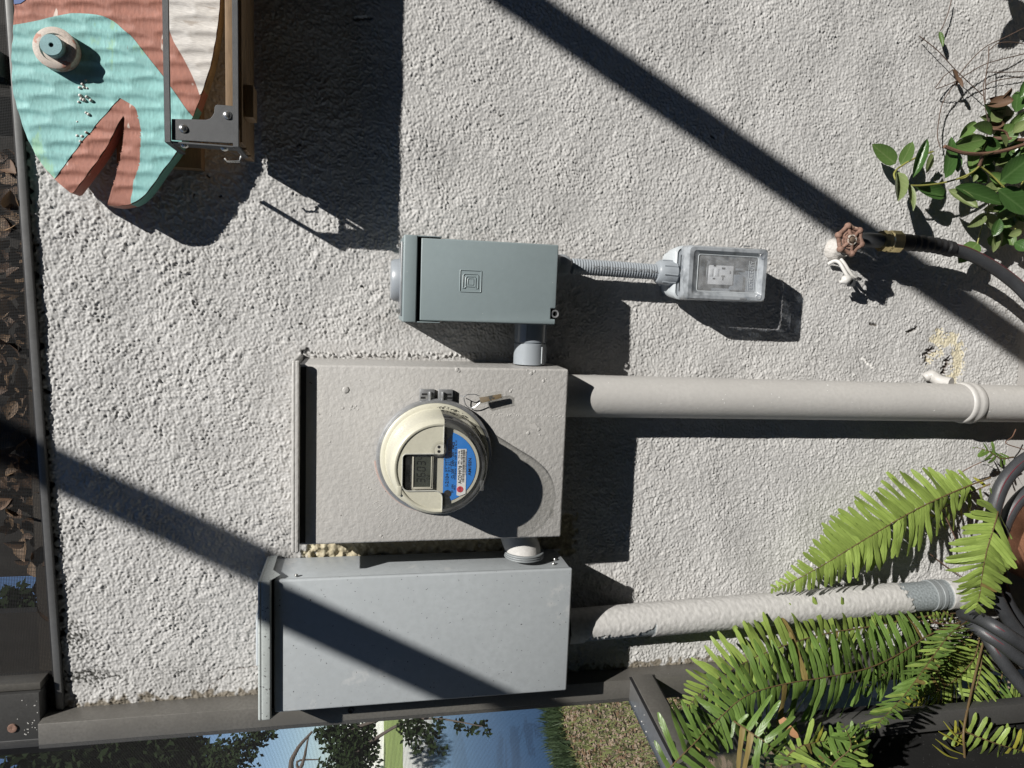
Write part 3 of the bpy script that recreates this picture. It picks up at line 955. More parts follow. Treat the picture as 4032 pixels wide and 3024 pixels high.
    # clamp lugs on the right side of the ring
    for z, sgn in ((cz + .0145, 1), (cz - .0145, -1)):
        l = MB()
        l.box(cx + .0895, cx + .1075, -.1162, -.1230, z - .0118, z + .0118)
        l.box(cx + .0905, cx + .1040, -.1230, -.1275, z - sgn * .0045 - .0018, z - sgn * .0045 + .0018)
        lo = l.build('clamp_lug', M['zinc'], t, bevel=.0012)
        MB().box(cx + .0985, cx + .1010, -.1229, -.1238, z + sgn * .0005, z + sgn * .0085).build('lug_slot', M['black'], lo, smooth=0)
        MB().box(cx + .0925, cx + .0955, -.1229, -.1237, z + sgn * .003, z + sgn * .0100).build('lug_slot', M['black'], lo, smooth=0)
    # black dirt caught on the flange
    dm = MB()
    for _ in range(70):
        a = math.radians(-rng.gamma(2.2, 11) + 3)
        r = .0800 + rng.normal(0, .0012)
        dm.ball((cx + r * math.cos(a), -.1330 - .0005, cz + r * math.sin(a)), rng.uniform(.0003, .0011), 5, 3, .4)
    tag(dm.build('dirt', M['black'], t), kind='stuff')
    return cx, cz


MX, MZ = meter()


def meter_seal():
    a = P(1880, 1556, .125); b = P(1973, 1572, .130)
    t = thing('meter_seal', a, 'small clear plastic seal hanging on a wire loop beside the meter', 'seal')
    w = MB()
    w.tube(smoothpath(pp([(1812, 1556, .122), (1826, 1562, .128), (1835, 1556, .130), (1850, 1553, .128), (1872, 1553, .128), (1888, 1560, .127)]), 5), .0008, 6)
    w.tube(smoothpath(pp([(1826, 1566, .124), (1832, 1590, .122), (1848, 1606, .121), (1868, 1603, .123), (1890, 1585, .126)]), 5), .0008, 6)
    w.build('wire_loop', M['zinc'], t)
    c = [P(px, py, .130) for px, py in ((1884, 1552), (1978, 1540), (1983, 1574), (1892, 1594))]
    m = MB()
    m.add([tuple(p) for p in c] + [(p.x, p.y + .005, p.z) for p in c], [(0, 1, 2, 3), (7, 6, 5, 4), (0, 4, 5, 1), (1, 5, 6, 2), (2, 6, 7, 3), (3, 7, 4, 0)])
    m.build('seal_body', M['sealclear'], t, bevel=.0008)
    c2 = [P(px, py, .1285) for px, py in ((1888, 1566), (1974, 1551), (1976, 1567), (1894, 1588))]
    m = MB()
    m.add([tuple(p) for p in c2] + [(p.x, p.y + .0025, p.z) for p in c2], [(0, 1, 2, 3), (7, 6, 5, 4), (0, 4, 5, 1), (1, 5, 6, 2), (2, 6, 7, 3), (3, 7, 4, 0)])
    m.build('seal_insert', mat('amber_insert', (.20, .14, .07), .3, wear=((.04, .04, .035), 90, .5)), t)


meter_seal()


# ------------------------------------------------------------------ the sage green disconnect box
def green_box():
    x0, x1, z0, z1 = -.0362, .0918, 1.1932, 1.4135
    t = thing('disconnect_box', (.028, 0, 1.193), 'sage green disconnect box with an embossed square emblem, above the meter box side', 'electrical box')
    MB().box(x0 + .003, x1 - .003, 0, -.104, z0 + .004, z1 + .018).build('cabinet', M['green'], t, bevel=.002)
    # front cover with side returns and a cut-out for the hasp
    zb = z0
    poly = [(x0, z1), (x1, z1), (x1, zb), (x0 + .026, zb), (x0 + .026, zb + .0085), (x0 + .009, zb + .0085), (x0 + .009, zb), (x0, zb)]
    MB().prism(poly, -.108, -.1155).build('cover', M['green'], t, bevel=.0022, seg=3)
    rt = MB()
    rt.box(x0 - .0005, x0 + .0015, -.03, -.110, z0 + .001, z1 - .03)
    rt.box(x1 - .0015, x1 + .0005, -.03, -.110, z0 + .001, z1 - .03)
    rt.build('cover_return', M['green'], t)
    # hood cap
    c = MB()
    c.box(x0 - .003, x1 + .003, 0, -.1195, z1 + .0055, z1 + .0265)
    c.build('rain_hood', M['green'], t, bevel=.002, seg=3)
    for xa, xb in ((x0 - .003, x0 - .0014), (x1 + .0014, x1 + .003)):
        MB().box(xa, xb, -.06, -.1175, z1 - .032, z1 + .0060).build('hood_return', M['green'], t, bevel=.0004, seg=1)
    MB().box(x0 - .0005, x1 + .0005, -.1085, -.1120, z1 + .0001, z1 + .0054).build('gap_strip', M['greengap'], t, smooth=0)
    MB().box(x0 + .0098, x0 + .0252, -.1065, -.1080, zb - .001, zb + .0080).build('hasp_gap', M['greengap'], t, smooth=0)
    MB().lathe([(.0040, 0), (.0062, .0003), (.0066, .0018), (.0060, .0028), (.0040, .0024)], (x0 + .0175, -.1100, zb + .0005), 'Y', 24).build('hasp_ring', M['zinc'], t)
    # embossed nested-square emblem
    e = P(1853, 1107, .1155)
    def frame(m, w, h, r, off=(0, 0)):
        pts = []
        for sx, sy, b in ((1, 1, 0), (-1, 1, 90), (-1, -1, 180), (1, -1, 270)):
            for k in range(4):
                a = math.radians(b + k * 30)
                pts.append(V((e.x + off[0] + sx * (w - .0014) + .0014 * math.cos(a), -.1157, e.z + off[1] + sy * (h - .0014) + .0014 * math.sin(a))))
        pts.append(pts[0]); m.tube(pts, r, 6, False)
    m = MB()
    frame(m, .0168, .0168, .0009)
    m.build('emblem_border', M['green'], t)
    m = MB()
    # the inner shape: a squarish D, its feet towards the left
    def path(p, r=.0009): m.tube([V((e.x - b, -.1157, e.z + a)) for a, b in p], r, 6)
    path([(-.0120, .0112), (-.0120, -.0085), (-.0095, -.0112), (.0095, -.0112), (.0120, -.0085), (.0120, .0112)])
    path([(-.0120, .0112), (-.0088, .0112), (-.0078, .0085)]); path([(.0120, .0112), (.0088, .0112), (.0078, .0085)])
    path([(-.0078, .0085), (-.0078, -.0050), (-.0058, -.0072), (.0058, -.0072), (.0078, -.0050), (.0078, .0085), (-.0078, .0085)])
    path([(-.0045, .0055), (-.0045, -.0025), (-.0028, -.0042), (.0028, -.0042), (.0045, -.0025), (.0045, .0055), (-.0045, .0055)], .0007)
    m.build('emblem', M['green'], t)
    # knock-out plate on top
    h = MB().lathe([(.036, 0), (.036, .003), (.0345, .0036), (.0335, .012), (.030, .0165), (.0001, .0175)], (.0262, -.058, z1 + .0268), 'Z', 40)
    h.build('hub_cap', M['pvc'], t)
    MB().box(x0 + .006, x1 - .006, -.020, -.100, z1 + .0268, z1 + .0295).build('hub_gasket', M['zinc'], t, bevel=.0008)
    for xx in (x0 + .013, x1 - .013):
        MB().lathe([(.0048, 0), (.0048, .0025), (.0032, .0030), (.0032, .0060), (.0025, .0068), (.0001, .0068)], (xx, -.092, z1 + .0295), 'Z', 6).build('hub_bolt', M['zincbolt'], t)


green_box()


def coupling():
    x0, x1, cz, cy = -.1065, -.0345, 1.2195, -.052
    t = thing('pvc_coupling', (x0, cy, cz), 'stub of grey plastic conduit with a pale coupling joining green box and meter box', 'conduit fitting')
    MB().lathe([(.0275, 0), (.0275, .035), (.0255, .0358)], (x0, cy, cz), 'X', 40).build('pale_coupling', M['pvc'], t)
    for a in (215, 262, 300, 330):
        r = .0277
        p = (cy + r * math.cos(math.radians(a)), cz + r * math.sin(math.radians(a)))
        MB().tube([V((x0 + .003, p[0], p[1])), V((x0 + .031, p[0], p[1]))], .0012, 6).build('coupling_rib', M['pvclight'], t)
    MB().lathe([(.0258, .0358), (.0262, .0372), (.0275, .0380), (.0275, .072)], (x0, cy, cz), 'X', 40).build('grey_sleeve', M['pvcglass'], t)
    MB().tube([V((x0 + .041, cy - .0245, cz + .0125)), V((x0 + .071, cy - .0245, cz + .0125))], .0012, 6).build('sleeve_rib', M['pvcglass'], t)


coupling()


# ------------------------------------------------------------------ flexible conduit and the outlet box
def flex():
    a, b = P(2250, 1048, .045), P(2600, 1072, .045)
    t = thing('flexible_conduit', a, 'ribbed grey flexible conduit running between green box and covered outlet', 'conduit')
    m = MB()
    n = 34
    pts, rs = [], []
    for i in range(n * 4 + 1):
        f = i / (n * 4)
        p = a.lerp(b, f)
        pts.append(p)
        rs.append(.0128 + (.0011 if i % 4 in (1, 2) else 0))
    m.tube(pts, rs, 18).build('ribbed_tube', M['pvc'], t, smooth=60)
    d = (b - a).normalized()
    def fit(name, p, q, prof, n=24, mt='pvc'):
        pts = [p.lerp(q, f) for f, _ in prof]
        MB().tube(pts, [r for _, r in prof], n).build(name, M[mt], t, smooth=35)
    fit('top_connector', P(2196, 1043, .045), P(2240, 1047, .045), [(0, .0185), (.55, .0185), (.7, .0175), (1, .0150)], 8)
    p, q = P(2583, 1070, .045), P(2675, 1079, .045)
    fit('compression_nut', p, q, [(0, .0135), (.02, .0180), (.12, .0212), (.45, .0225), (.75, .0222), (.78, .0160), (1, .0160)], 30)
    for k in range(9):
        an = math.radians(k * 40 + 10)
        x = V((0, 0, 1)).cross(d).normalized(); y = d.cross(x)
        o = x * math.cos(an) * .0225 + y * math.sin(an) * .0225
        MB().tube([p.lerp(q, .18) + o * .965, p.lerp(q, .45) + o * .992, p.lerp(q, .72) + o * .985], .0016, 6).build('grip_rib', M['pvc'], t)
    fit('lock_ring', P(2648, 1077, .045), P(2668, 1079, .045), [(0, .0200), (1, .0200)], 8)
    # printed line on the tube
    text('printed_line', 'TYPE B 3/4" GLI UL-COR BDC DK', 0, 0, .0058, 0, M['inkgrey'], t, .125)
    o = bpy.data.objects['printed_line']
    o.matrix_parent_inverse = WORLD[t.name].inverted()
    me = o.data
    mid = a.lerp(b, .96)
    for v in me.vertices:                                # wrap the print round the tube; it reads from the outlet up
        u, w = v.co.x, v.co.z - .003
        c = a.lerp(b, .97) - d * u
        r = .01425
        an = w / r
        v.co = (c.x - r * math.sin(an), c.y - r * math.cos(an), c.z)


flex()


def rrect(x0, x1, z0, z1, r, n=5):
    pts = []
    for cx_, cz_, b in ((x1 - r, z1 - r, 0), (x0 + r, z1 - r, 90), (x0 + r, z0 + r, 180), (x1 - r, z0 + r, 270)):
        for k in range(n + 1):
            a = math.radians(b + 90 * k / n)
            pts.append((cx_ + r * math.cos(a), cz_ + r * math.sin(a)))
    return pts


def loft(m, rings, mi=0, cap0=False, cap1=False):
    n = len(rings[0][1])
    vs, fs = [], []
    for y, r in rings:
        vs += [(a, y, b) for a, b in r]
    for j in range(len(rings) - 1):
        for i in range(n):
            fs.append((j * n + i, j * n + (i + 1) % n, (j + 1) * n + (i + 1) % n, (j + 1) * n + i))
    if cap0: fs.append(tuple(range(n)))
    if cap1: fs.append(tuple(range(len(rings) * n - 1, (len(rings) - 1) * n - 1, -1)))
    return m.add(vs, fs, mi)


def outlet():
    x0, x1, z0, z1 = .0135, .1070, .8060, .9610
    t = thing('outlet_box', (.06, 0, .806), 'weatherproof outlet box with a clear bubble cover over a white receptacle', 'outlet')
    m = MB()
    loft(m, [(0, rrect(x0 + .008, x1 - .008, z0 + .012, z1 + .004, .012)), (-.024, rrect(x0 + .008, x1 - .008, z0 + .012, z1 + .004, .012))], cap0=True)
    m.build('wall_bracket', M['pvclight'], t, smooth=40)
    m = MB()
    loft(m, [(-.020, rrect(x0 + .010, x1 - .010, z0 + .008, z1 + .000, .014)), (-.026, rrect(x0 + .003, x1 - .003, z0 + .002, z1 + .009, .016)),
             (-.050, rrect(x0 + .0005, x1 - .0005, z0, z1 + .008, .014)), (-.058, rrect(x0, x1, z0 - .001, z1 + .006, .013)),
             (-.060, rrect(x0 + .004, x1 - .004, z0 + .003, z1 + .002, .010)), (-.052, rrect(x0 + .005, x1 - .005, z0 + .004, z1 + .001, .010))], cap0=True)
    m.build('box_base', M['pvclight'], t, smooth=50)
    MB().prism(rrect(x0 + .005, x1 - .005, z0 + .004, z1 + .001, .010), -.050, -.058).build('back_plate', M['pvc'], t)
    MB().box(x0 + .012, x1 - .014, -.058, -.066, z1 - .048, z1 - .004).build('inner_block', M['pvcglass'], t, bevel=.002)
    fl = MB()
    fl.box(x0 + .02, x0 + .048, -.058, -.064, z0 + .03, z0 + .055)
    fl.box(x0 + .055, x0 + .085, -.058, -.062, z0 + .03, z0 + .055)
    fl.build('inner_latch', M['pvc'], t, bevel=.0015)
    # receptacle
    a, b = P(2782, 1119, .066), P(2892, 1027, .066)
    rx0, rx1, rz0, rz1 = a.x, b.x, b.z, a.z
    MB().box(rx0, rx1, -.058, -.066, rz0, rz1).build('receptacle', M['white'], t, bevel=.0015)
    s = MB()
    def slot(px, py, w, h):
        p = P(px, py, .0660); s.box(p.x - w / 2, p.x + w / 2, -.0655, -.0664, p.z - h / 2, p.z + h / 2)
    for px, py, w, h in ((2815, 1046, .0026, .0046), (2811, 1097, .0026, .0046), (2849, 1057, .0034, .0062), (2847, 1088, .0030, .0074), (2846, 1096, .0070, .0022)):
        slot(px, py, w, h)
    p = P(2875, 1073, .0660)
    s.prism([(p.x + .0030 * math.cos(math.radians(k)), p.z - .0026 * math.sin(math.radians(k)) + .001) for k in range(0, 181, 20)], -.0655, -.0665)
    s.build('socket_slot', M['ink'], t, smooth=0)
    for px in (2799, 2822):
        p = P(px, 1072, .0660)
        MB().box(p.x - .0068, p.x + .0068, -.0655, -.0670, p.z - .0038, p.z + .0038).build('test_button', M['white'], t, bevel=.0008)
    for px, py in ((2905, 1078), (2905, 1130), (2903, 1028)):
        p = P(px, py, .062)
        MB().lathe([(.0001, .0030), (.0028, .0026), (.0036, .0010), (.0036, 0)], (p.x, -.060, p.z), 'Y', 14).build('plate_screw', M['zincbolt'], t)
    # cover: frosted frame, clear step, clear front
    m = MB()
    loft(m, [(-.0585, rrect(x0 - .0005, x1 + .0005, z0 - .0015, z1 - .004, .008)), (-.086, rrect(x0 + .0005, x1 - .0005, z0 - .0010, z1 - .004, .007)),
             (-.0905, rrect(x0 + .003, x1 - .003, z0 + .002, z1 - .007, .007)), (-.0905, rrect(x0 + .0085, x1 - .0085, z0 + .0085, z1 - .014, .006))])
    m.build('cover_frame', M['frost'], t, smooth=35)
    m = MB()
    inner = [(-.0905, rrect(x0 + .0085, x1 - .0085, z0 + .0085, z1 - .014, .006)), (-.0840, rrect(x0 + .0155, x1 - .0150, z0 + .0150, z1 - .026, .004)), (-.0840, rrect(x0 + .0170, x1 - .0165, z0 + .0165, z1 - .0275, .003))]
    loft(m, inner)
    m.build('cover_step', M['frost'], t, smooth=35)
    r = [V((a_, -.0842, b_)) for a_, b_ in rrect(x0 + .0155, x1 - .0150, z0 + .0150, z1 - .026, .004)]
    MB().tube(r + [r[0]], .0008, 6, False).build('window_edge', M['pvclight'], t)
    MB().prism(rrect(x0 + .0170, x1 - .0165, z0 + .0165, z1 - .0275, .003), -.0840, -.0830).build('cover_window', M['bubble'], t, smooth=0)
    text('cover_text', 'EXTRA DUTY', x0 + .024, z0 + .0235, .0062, .0842, mat('embossed_plastic', (.44, .46, .48), .3), t, .047, depth=.0006)
    e = MB()
    for a_, b_, c_, d_ in ((x0 + .020, x1 - .022, z0 + .0205, z0 + .0210), (x0 + .020, x1 - .022, z0 + .0320, z0 + .0325)):
        e.box(a_, b_, -.0841, -.0846, c_, d_)
    e.build('text_border', M['pvclight'], t, smooth=0)
    for px, py in ((2985, 1168), (3003, 1007)):
        p = P(px, py, .091)
        MB().lathe([(.0030, 0), (.0052, .0002), (.0054, .0016), (.0046, .0024), (.0032, .0016)], (p.x, -.0900, p.z), 'Y', 20).build('hinge_eye', M['bubble'], t)
    for px, py in ((2940, 970), (2925, 1177)):
        p = P(px, py, .090)
        MB().box(p.x - .0012, p.x + .0012, -.0902, -.0912, p.z - .006, p.z + .006).build('latch_slot', M['inkgrey'], t, smooth=0)
    for px, py in ((2684, 975), (2668, 1155)):
        p = P(px, py, .05)
        MB().ball(tuple(p), .0012, 8, 5).build('mounting_screw', M['ink'], t)


outlet()


# ------------------------------------------------------------------ rigid pipes down the wall
def pipe_big():
    a, b = P(2225, 1559, .04), P(4090, 1592, .04)
    t = thing('conduit_pipe', (b.x, -.04, .2), 'smooth thick pale grey conduit pipe below the meter box with a strap', 'pipe')
    b = V((b.x, -.042, .05)); a = V((a.x + .001, -.042, 1.168))
    MB().tube([a, a.lerp(b, .35), a.lerp(b, .7), b], .0375, 40).build('pipe', M['pipepaint'], t)
    c = a.lerp(b, (1.168 - .318) / (1.168 - .05))
    d = (b - a).normalized()
    MB().tube([c + d * k for k in (-.018, -.016, -.012, -.007, -.003, .001, .005, .010, .014, .016)],
              [.0375, .0400, .0412, .0402, .0396, .0412, .0415, .0405, .0395, .0375], 40).build('double_strap', M['pipepaint'], t, smooth=60)
    e = MB()
    q = [P(3640, 1490, .004), P(3665, 1478, .008), P(3700, 1500, .020), P(3745, 1510, .04)]
    e.tube(smoothpath(q, 4), [.007] + [.010] * 3 + [.012] * 9, 10)
    e.build('strap_ear', M['pipepaint'], t)


pipe_big()


def pipe_small():
    a, b = P(2250, 2466, .036), P(3700, 2342, .036)
    d0 = (b - a).normalized()
    t = thing('galvanised_pipe', (b.x, -.036, .3), 'rough stucco painted pipe under the grey panel, bare metal where peeled', 'pipe')
    a2 = a + (a - b).normalized() * .01
    a2.z = 1.142
    b2 = b + d0 * .1
    r = .0305
    # skin with its own relief and paint map
    nl, nc = 520, 96
    fl = np.linspace(0, 1, nl)[:, None]; an = np.linspace(0, 2 * np.pi, nc, endpoint=False)[None, :]
    h = bandnoise(nl, nc, .002, .011, .35, 21) * .00013 + bandnoise(nl, nc, .002, .02, .35, 22) * .00012
    L = (b2 - a2).length
    d = (b2 - a2).normalized()
    x = V((1, 0, 0)); x = (x - d * x.dot(d)).normalized(); y = d.cross(x)
    co = np.zeros((nl, nc, 3)); colr = np.ones((nl, nc, 4), np.float32)
    A = np.array(a2)[None, None, :]; D = np.array(d)[None, None, :]; Xv = np.array(x)[None, None, :]; Yv = np.array(y)[None, None, :]
    # picture places of the surface, to keep the peeled patches where they are
    s = fl * L + 0 * an
    base = A + D * s[..., None]
    nrm = Xv * np.cos(an)[..., None] + Yv * np.sin(an)[..., None]
    ptsn = base + nrm * r
    xx = (ptsn - np.array(a2)) @ np.array(x)                       # across: + to the right
    zz = ptsn[..., 2]
    nz_ = bandnoise(nl, nc, .002, .02, .6, 23)
    peel = np.zeros((nl, nc))
    # long ragged strip near the top, band near the bottom
    z1_, z2_ = P(2340, 2500, .05).z, P(2570, 2470, .05).z
    f = np.clip((z1_ - zz) / (z1_ - z2_), 0, 1)
    up = np.where(f < .72, -.014, -.014 + (f - .72) / .28 * .017)
    peel = np.maximum(peel, ((zz < z1_ + .02) & (zz > z2_) & (xx < up + .002 * nz_)).astype(float))
    z3_, z4_ = P(3590, 2345, .06).z, P(3720, 2345, .06).z
    peel = np.maximum(peel, ((zz < z3_ + .004 * nz_ + xx * .5) & (zz > z4_ - .02)).astype(float))
    rr = r + h + .0008
    rr = np.where(peel > .5, r - .0012, rr)
    front = (nrm[..., 1] < .3)
    co = base + nrm * rr[..., None]
    cp = np.array([.41, .403, .39]); cg = np.array([.20, .222, .232])
    tone = (1 + .05 * nz_)[..., None]
    colr[..., :3] = np.where(peel[..., None] > .5, cg * (1 + .25 * bandnoise(nl, nc, .002, .008, .5, 24)[..., None] * .6), cp * tone)
    idx = np.arange(nl * nc).reshape(nl, nc)
    nx_ = np.roll(idx, -1, 1)
    q = np.stack([idx[:-1], nx_[:-1], nx_[1:], idx[1:]], -1).reshape(-1, 4)
    me = bpy.data.meshes.new('pipe')
    me.from_pydata(co.reshape(-1, 3).tolist(), [], q.tolist())
    ca = me.color_attributes.new('paint', 'FLOAT_COLOR', 'POINT')
    ca.data.foreach_set('color', colr.reshape(-1))
    for p in me.polygons: p.use_smooth = True
    me.materials.append(M['stucco'])
    put('pipe', me, t)
    c = P(3672, 2343, .036)
    MB().tube([c + d * k for k in (-.012, -.011, -.004, -.003, .003, .004, .012, .013)], [.0295, .0312, .0312, .0303, .0303, .0312, .0312, .0295], 36).build('coupling', M['galv'], t)
    MB().lathe([(.030, 0), (.036, .001), (.036, .012), (.030, .016)], (a2.x, a2.y, 1.125), 'Z', 8).build('hub_nut', M['black'], t)


pipe_small()


# ------------------------------------------------------------------ hose tap
def faucet():
    hc = P(3345, 945, .095)
    t = thing('hose_tap', (hc.x, 0, hc.z), 'old hose tap on the wall with a rusty six lobed wheel handle', 'tap')
    b = P(3290, 985, .0)
    MB().lathe([(.024, -.002), (.023, .006), (.019, .011), (.015, .014), (.013, .02), (.013, .03)], (b.x, 0, b.z), 'Y', 20).build('wall_flange', M['pipepaint2'], t)
    bd = MB()
    bd.tube(smoothpath([V((b.x, -.015, b.z)), V((b.x + .01, -.035, b.z - .010)), P(3345, 950, .055), P(3400, 945, .060), P(3470, 948, .062)], 5), [.013] * 6 + [.016] * 8 + [.0135] * 7, 16)
    bd.build('tap_body', M['bibmetal'], t)
    MB().tube([P(3345, 948, .055), P(3345, 945, .092)], [.012, .008], 12).build('valve_stem', M['bibmetal'], t)
    # wheel: lobed rim ring, spokes, hub
    R = .0235
    rim = []
    n = 72
    for i in range(n + 1):
        a = 2 * math.pi * i / n
        k = .5 + .5 * math.cos(6 * (a - .25))
        rad = R * (.90 + .13 * k)
        rim.append(hc + V((rad * math.cos(a), -.002 * k, rad * math.sin(a))))
    w = MB()
    w.tube(rim, .0040, 10, False)
    w.tube([hc + V((.0150 * math.cos(2 * math.pi * i / 36), -.002, .0150 * math.sin(2 * math.pi * i / 36))) for i in range(37)], .0022, 8, False)
    for i in range(6):
        a = i * math.pi / 3 + .25
        w.ball(tuple(hc + V((R * 1.04 * math.cos(a), -.001, R * 1.04 * math.sin(a)))), .0066, 12, 8)
        w.tube([hc + V((.006 * math.cos(a), -.004, .006 * math.sin(a))), hc + V((R * .95 * math.cos(a), -.001, R * .95 * math.sin(a)))], [.0045, .0030], 8)
    w.lathe([(.0125, -.004), (.0132, .003), (.0115, .006), (.0095, .0055)], tuple(hc), 'Y', 30)
    w.build('wheel_handle', M['rust'], t, smooth=70)
    MB().lathe([(.0096, .0050), (.0092, .0075), (.0070, .0078), (.0066, .0060)], tuple(hc), 'Y', 28).build('washer', mat('worn_white_washer', (.48, .45, .40), .55, wear=((.25, .14, .09), 160, .55)), t)
    MB().lathe([(.0060, .004), (.0056, .0090), (.0040, .0100), (.0001, .0100)], tuple(hc), 'Y', 6).build('handle_screw', mat('rusty_screw', (.17, .125, .09), .6, .4, var=.3, vscale=90), t)


faucet()


def ground_wire():
    t = thing('grounding_clamp', P(3300, 1010, .02), 'wires and clamp coated in white paint hanging under the tap', 'clamp')
    w = MB()
    w.tube(smoothpath(pp([(3262, 1040, .008), (3285, 1028, .016), (3305, 1034, .024), (3320, 1058, .030), (3336, 1085, .034), (3358, 1106, .036)]), 5), .0036, 10)
    w.build('thick_wire', M['whitepaint'], t)
    w = MB()
    w.tube(smoothpath(pp([(3310, 1020, .018), (3325, 1038, .024), (3342, 1065, .028), (3362, 1090, .030), (3388, 1100, .028)]), 5), .0032, 10)
    w.build('thin_wire', M['whitepaint'], t)
    w = MB()
    w.tube(smoothpath(pp([(3306, 1113, .034), (3318, 1108, .037), (3335, 1100, .038), (3352, 1096, .038), (3366, 1104, .036)]), 5), [.0050, .0046, .0036, .0034, .0040, .0056, .0076, .0088, .0090, .0088, .0086, .0080, .0074, .006, .005, .0045, .004, .0035, .003, .003, .002][:21], 10)
    w.build('clamp_lug', M['whitepaint'], t)
    p = P(3356, 1103, .040)
    MB().box(p.x - .012, p.x + .004, -.030, -.040, p.z - .008, p.z + .004).build('clamp_jaw', M['bibmetal'], t, bevel=.001)
    MB().tube(smoothpath(pp([(3330, 1118, .02), (3345, 1112, .03), (3372, 1104, .028), (3390, 1102, .024)]), 4), .0012, 6).build('strand', M['whitepaint'], t)


ground_wire()


# ------------------------------------------------------------------ carved wooden fish
FD = .0625                                               # its painted face stands this far off the wall


def zf(pts): return [(p.x, p.z) for p in (P(x * .5424, y * .5424, FD) for x, y in pts)]


def clip_poly(poly, x0, x1, z0, z1):
    def cut(p, ax, val, keep):
        out = []
        for i in range(len(p)):
            a, b = p[i], p[(i + 1) % len(p)]
            ia, ib = keep(a[ax], val), keep(b[ax], val)
            if ia: out.append(a)
            if ia != ib:
                t = (val - a[ax]) / (b[ax] - a[ax])
                out.append((a[0] + (b[0] - a[0]) * t, a[1] + (b[1] - a[1]) * t))
        return out
    ge = lambda a, v: a >= v
    le = lambda a, v: a <= v
    for ax, val, k in ((0, x0, ge), (0, x1, le), (1, z0, ge), (1, z1, le)):
        if len(poly) < 3: return []
        poly = cut(poly, ax, val, k)
    return poly


def carved_sheet(name, poly, relief, d, m, parent, step=.0025):
    xs = [p[0] for p in poly]; zs = [p[1] for p in poly]
    mb = MB()
    i0, i1 = math.floor(min(xs) / step), math.ceil(max(xs) / step)
    k0, k1 = math.floor(min(zs) / step), math.ceil(max(zs) / step)
    for i in range(i0, i1):
        col = clip_poly(poly, i * step, (i + 1) * step, -9, 9)
        if len(col) < 3: continue
        for k in range(k0, k1):
            c = clip_poly(col, i * step, (i + 1) * step, k * step, (k + 1) * step)
            q = []
            for p in c:
                if not q or math.hypot(p[0] - q[-1][0], p[1] - q[-1][1]) > 1e-6: q.append(p)
            if len(q) > 2 and math.hypot(q[0][0] - q[-1][0], q[0][1] - q[-1][1]) < 1e-6: q.pop()
            if len(q) < 3: continue
            mb.add([(p[0], -(d + relief(p[0], p[1])), p[1]) for p in q], [tuple(range(len(q)))])
    o = mb.build(name, m, parent, smooth=60)
    return o


def cr2(pts, k=4):
    v = smoothpath([V((a, 0, b)) for a, b in pts], k)
    return [(p.x, p.z) for p in v]


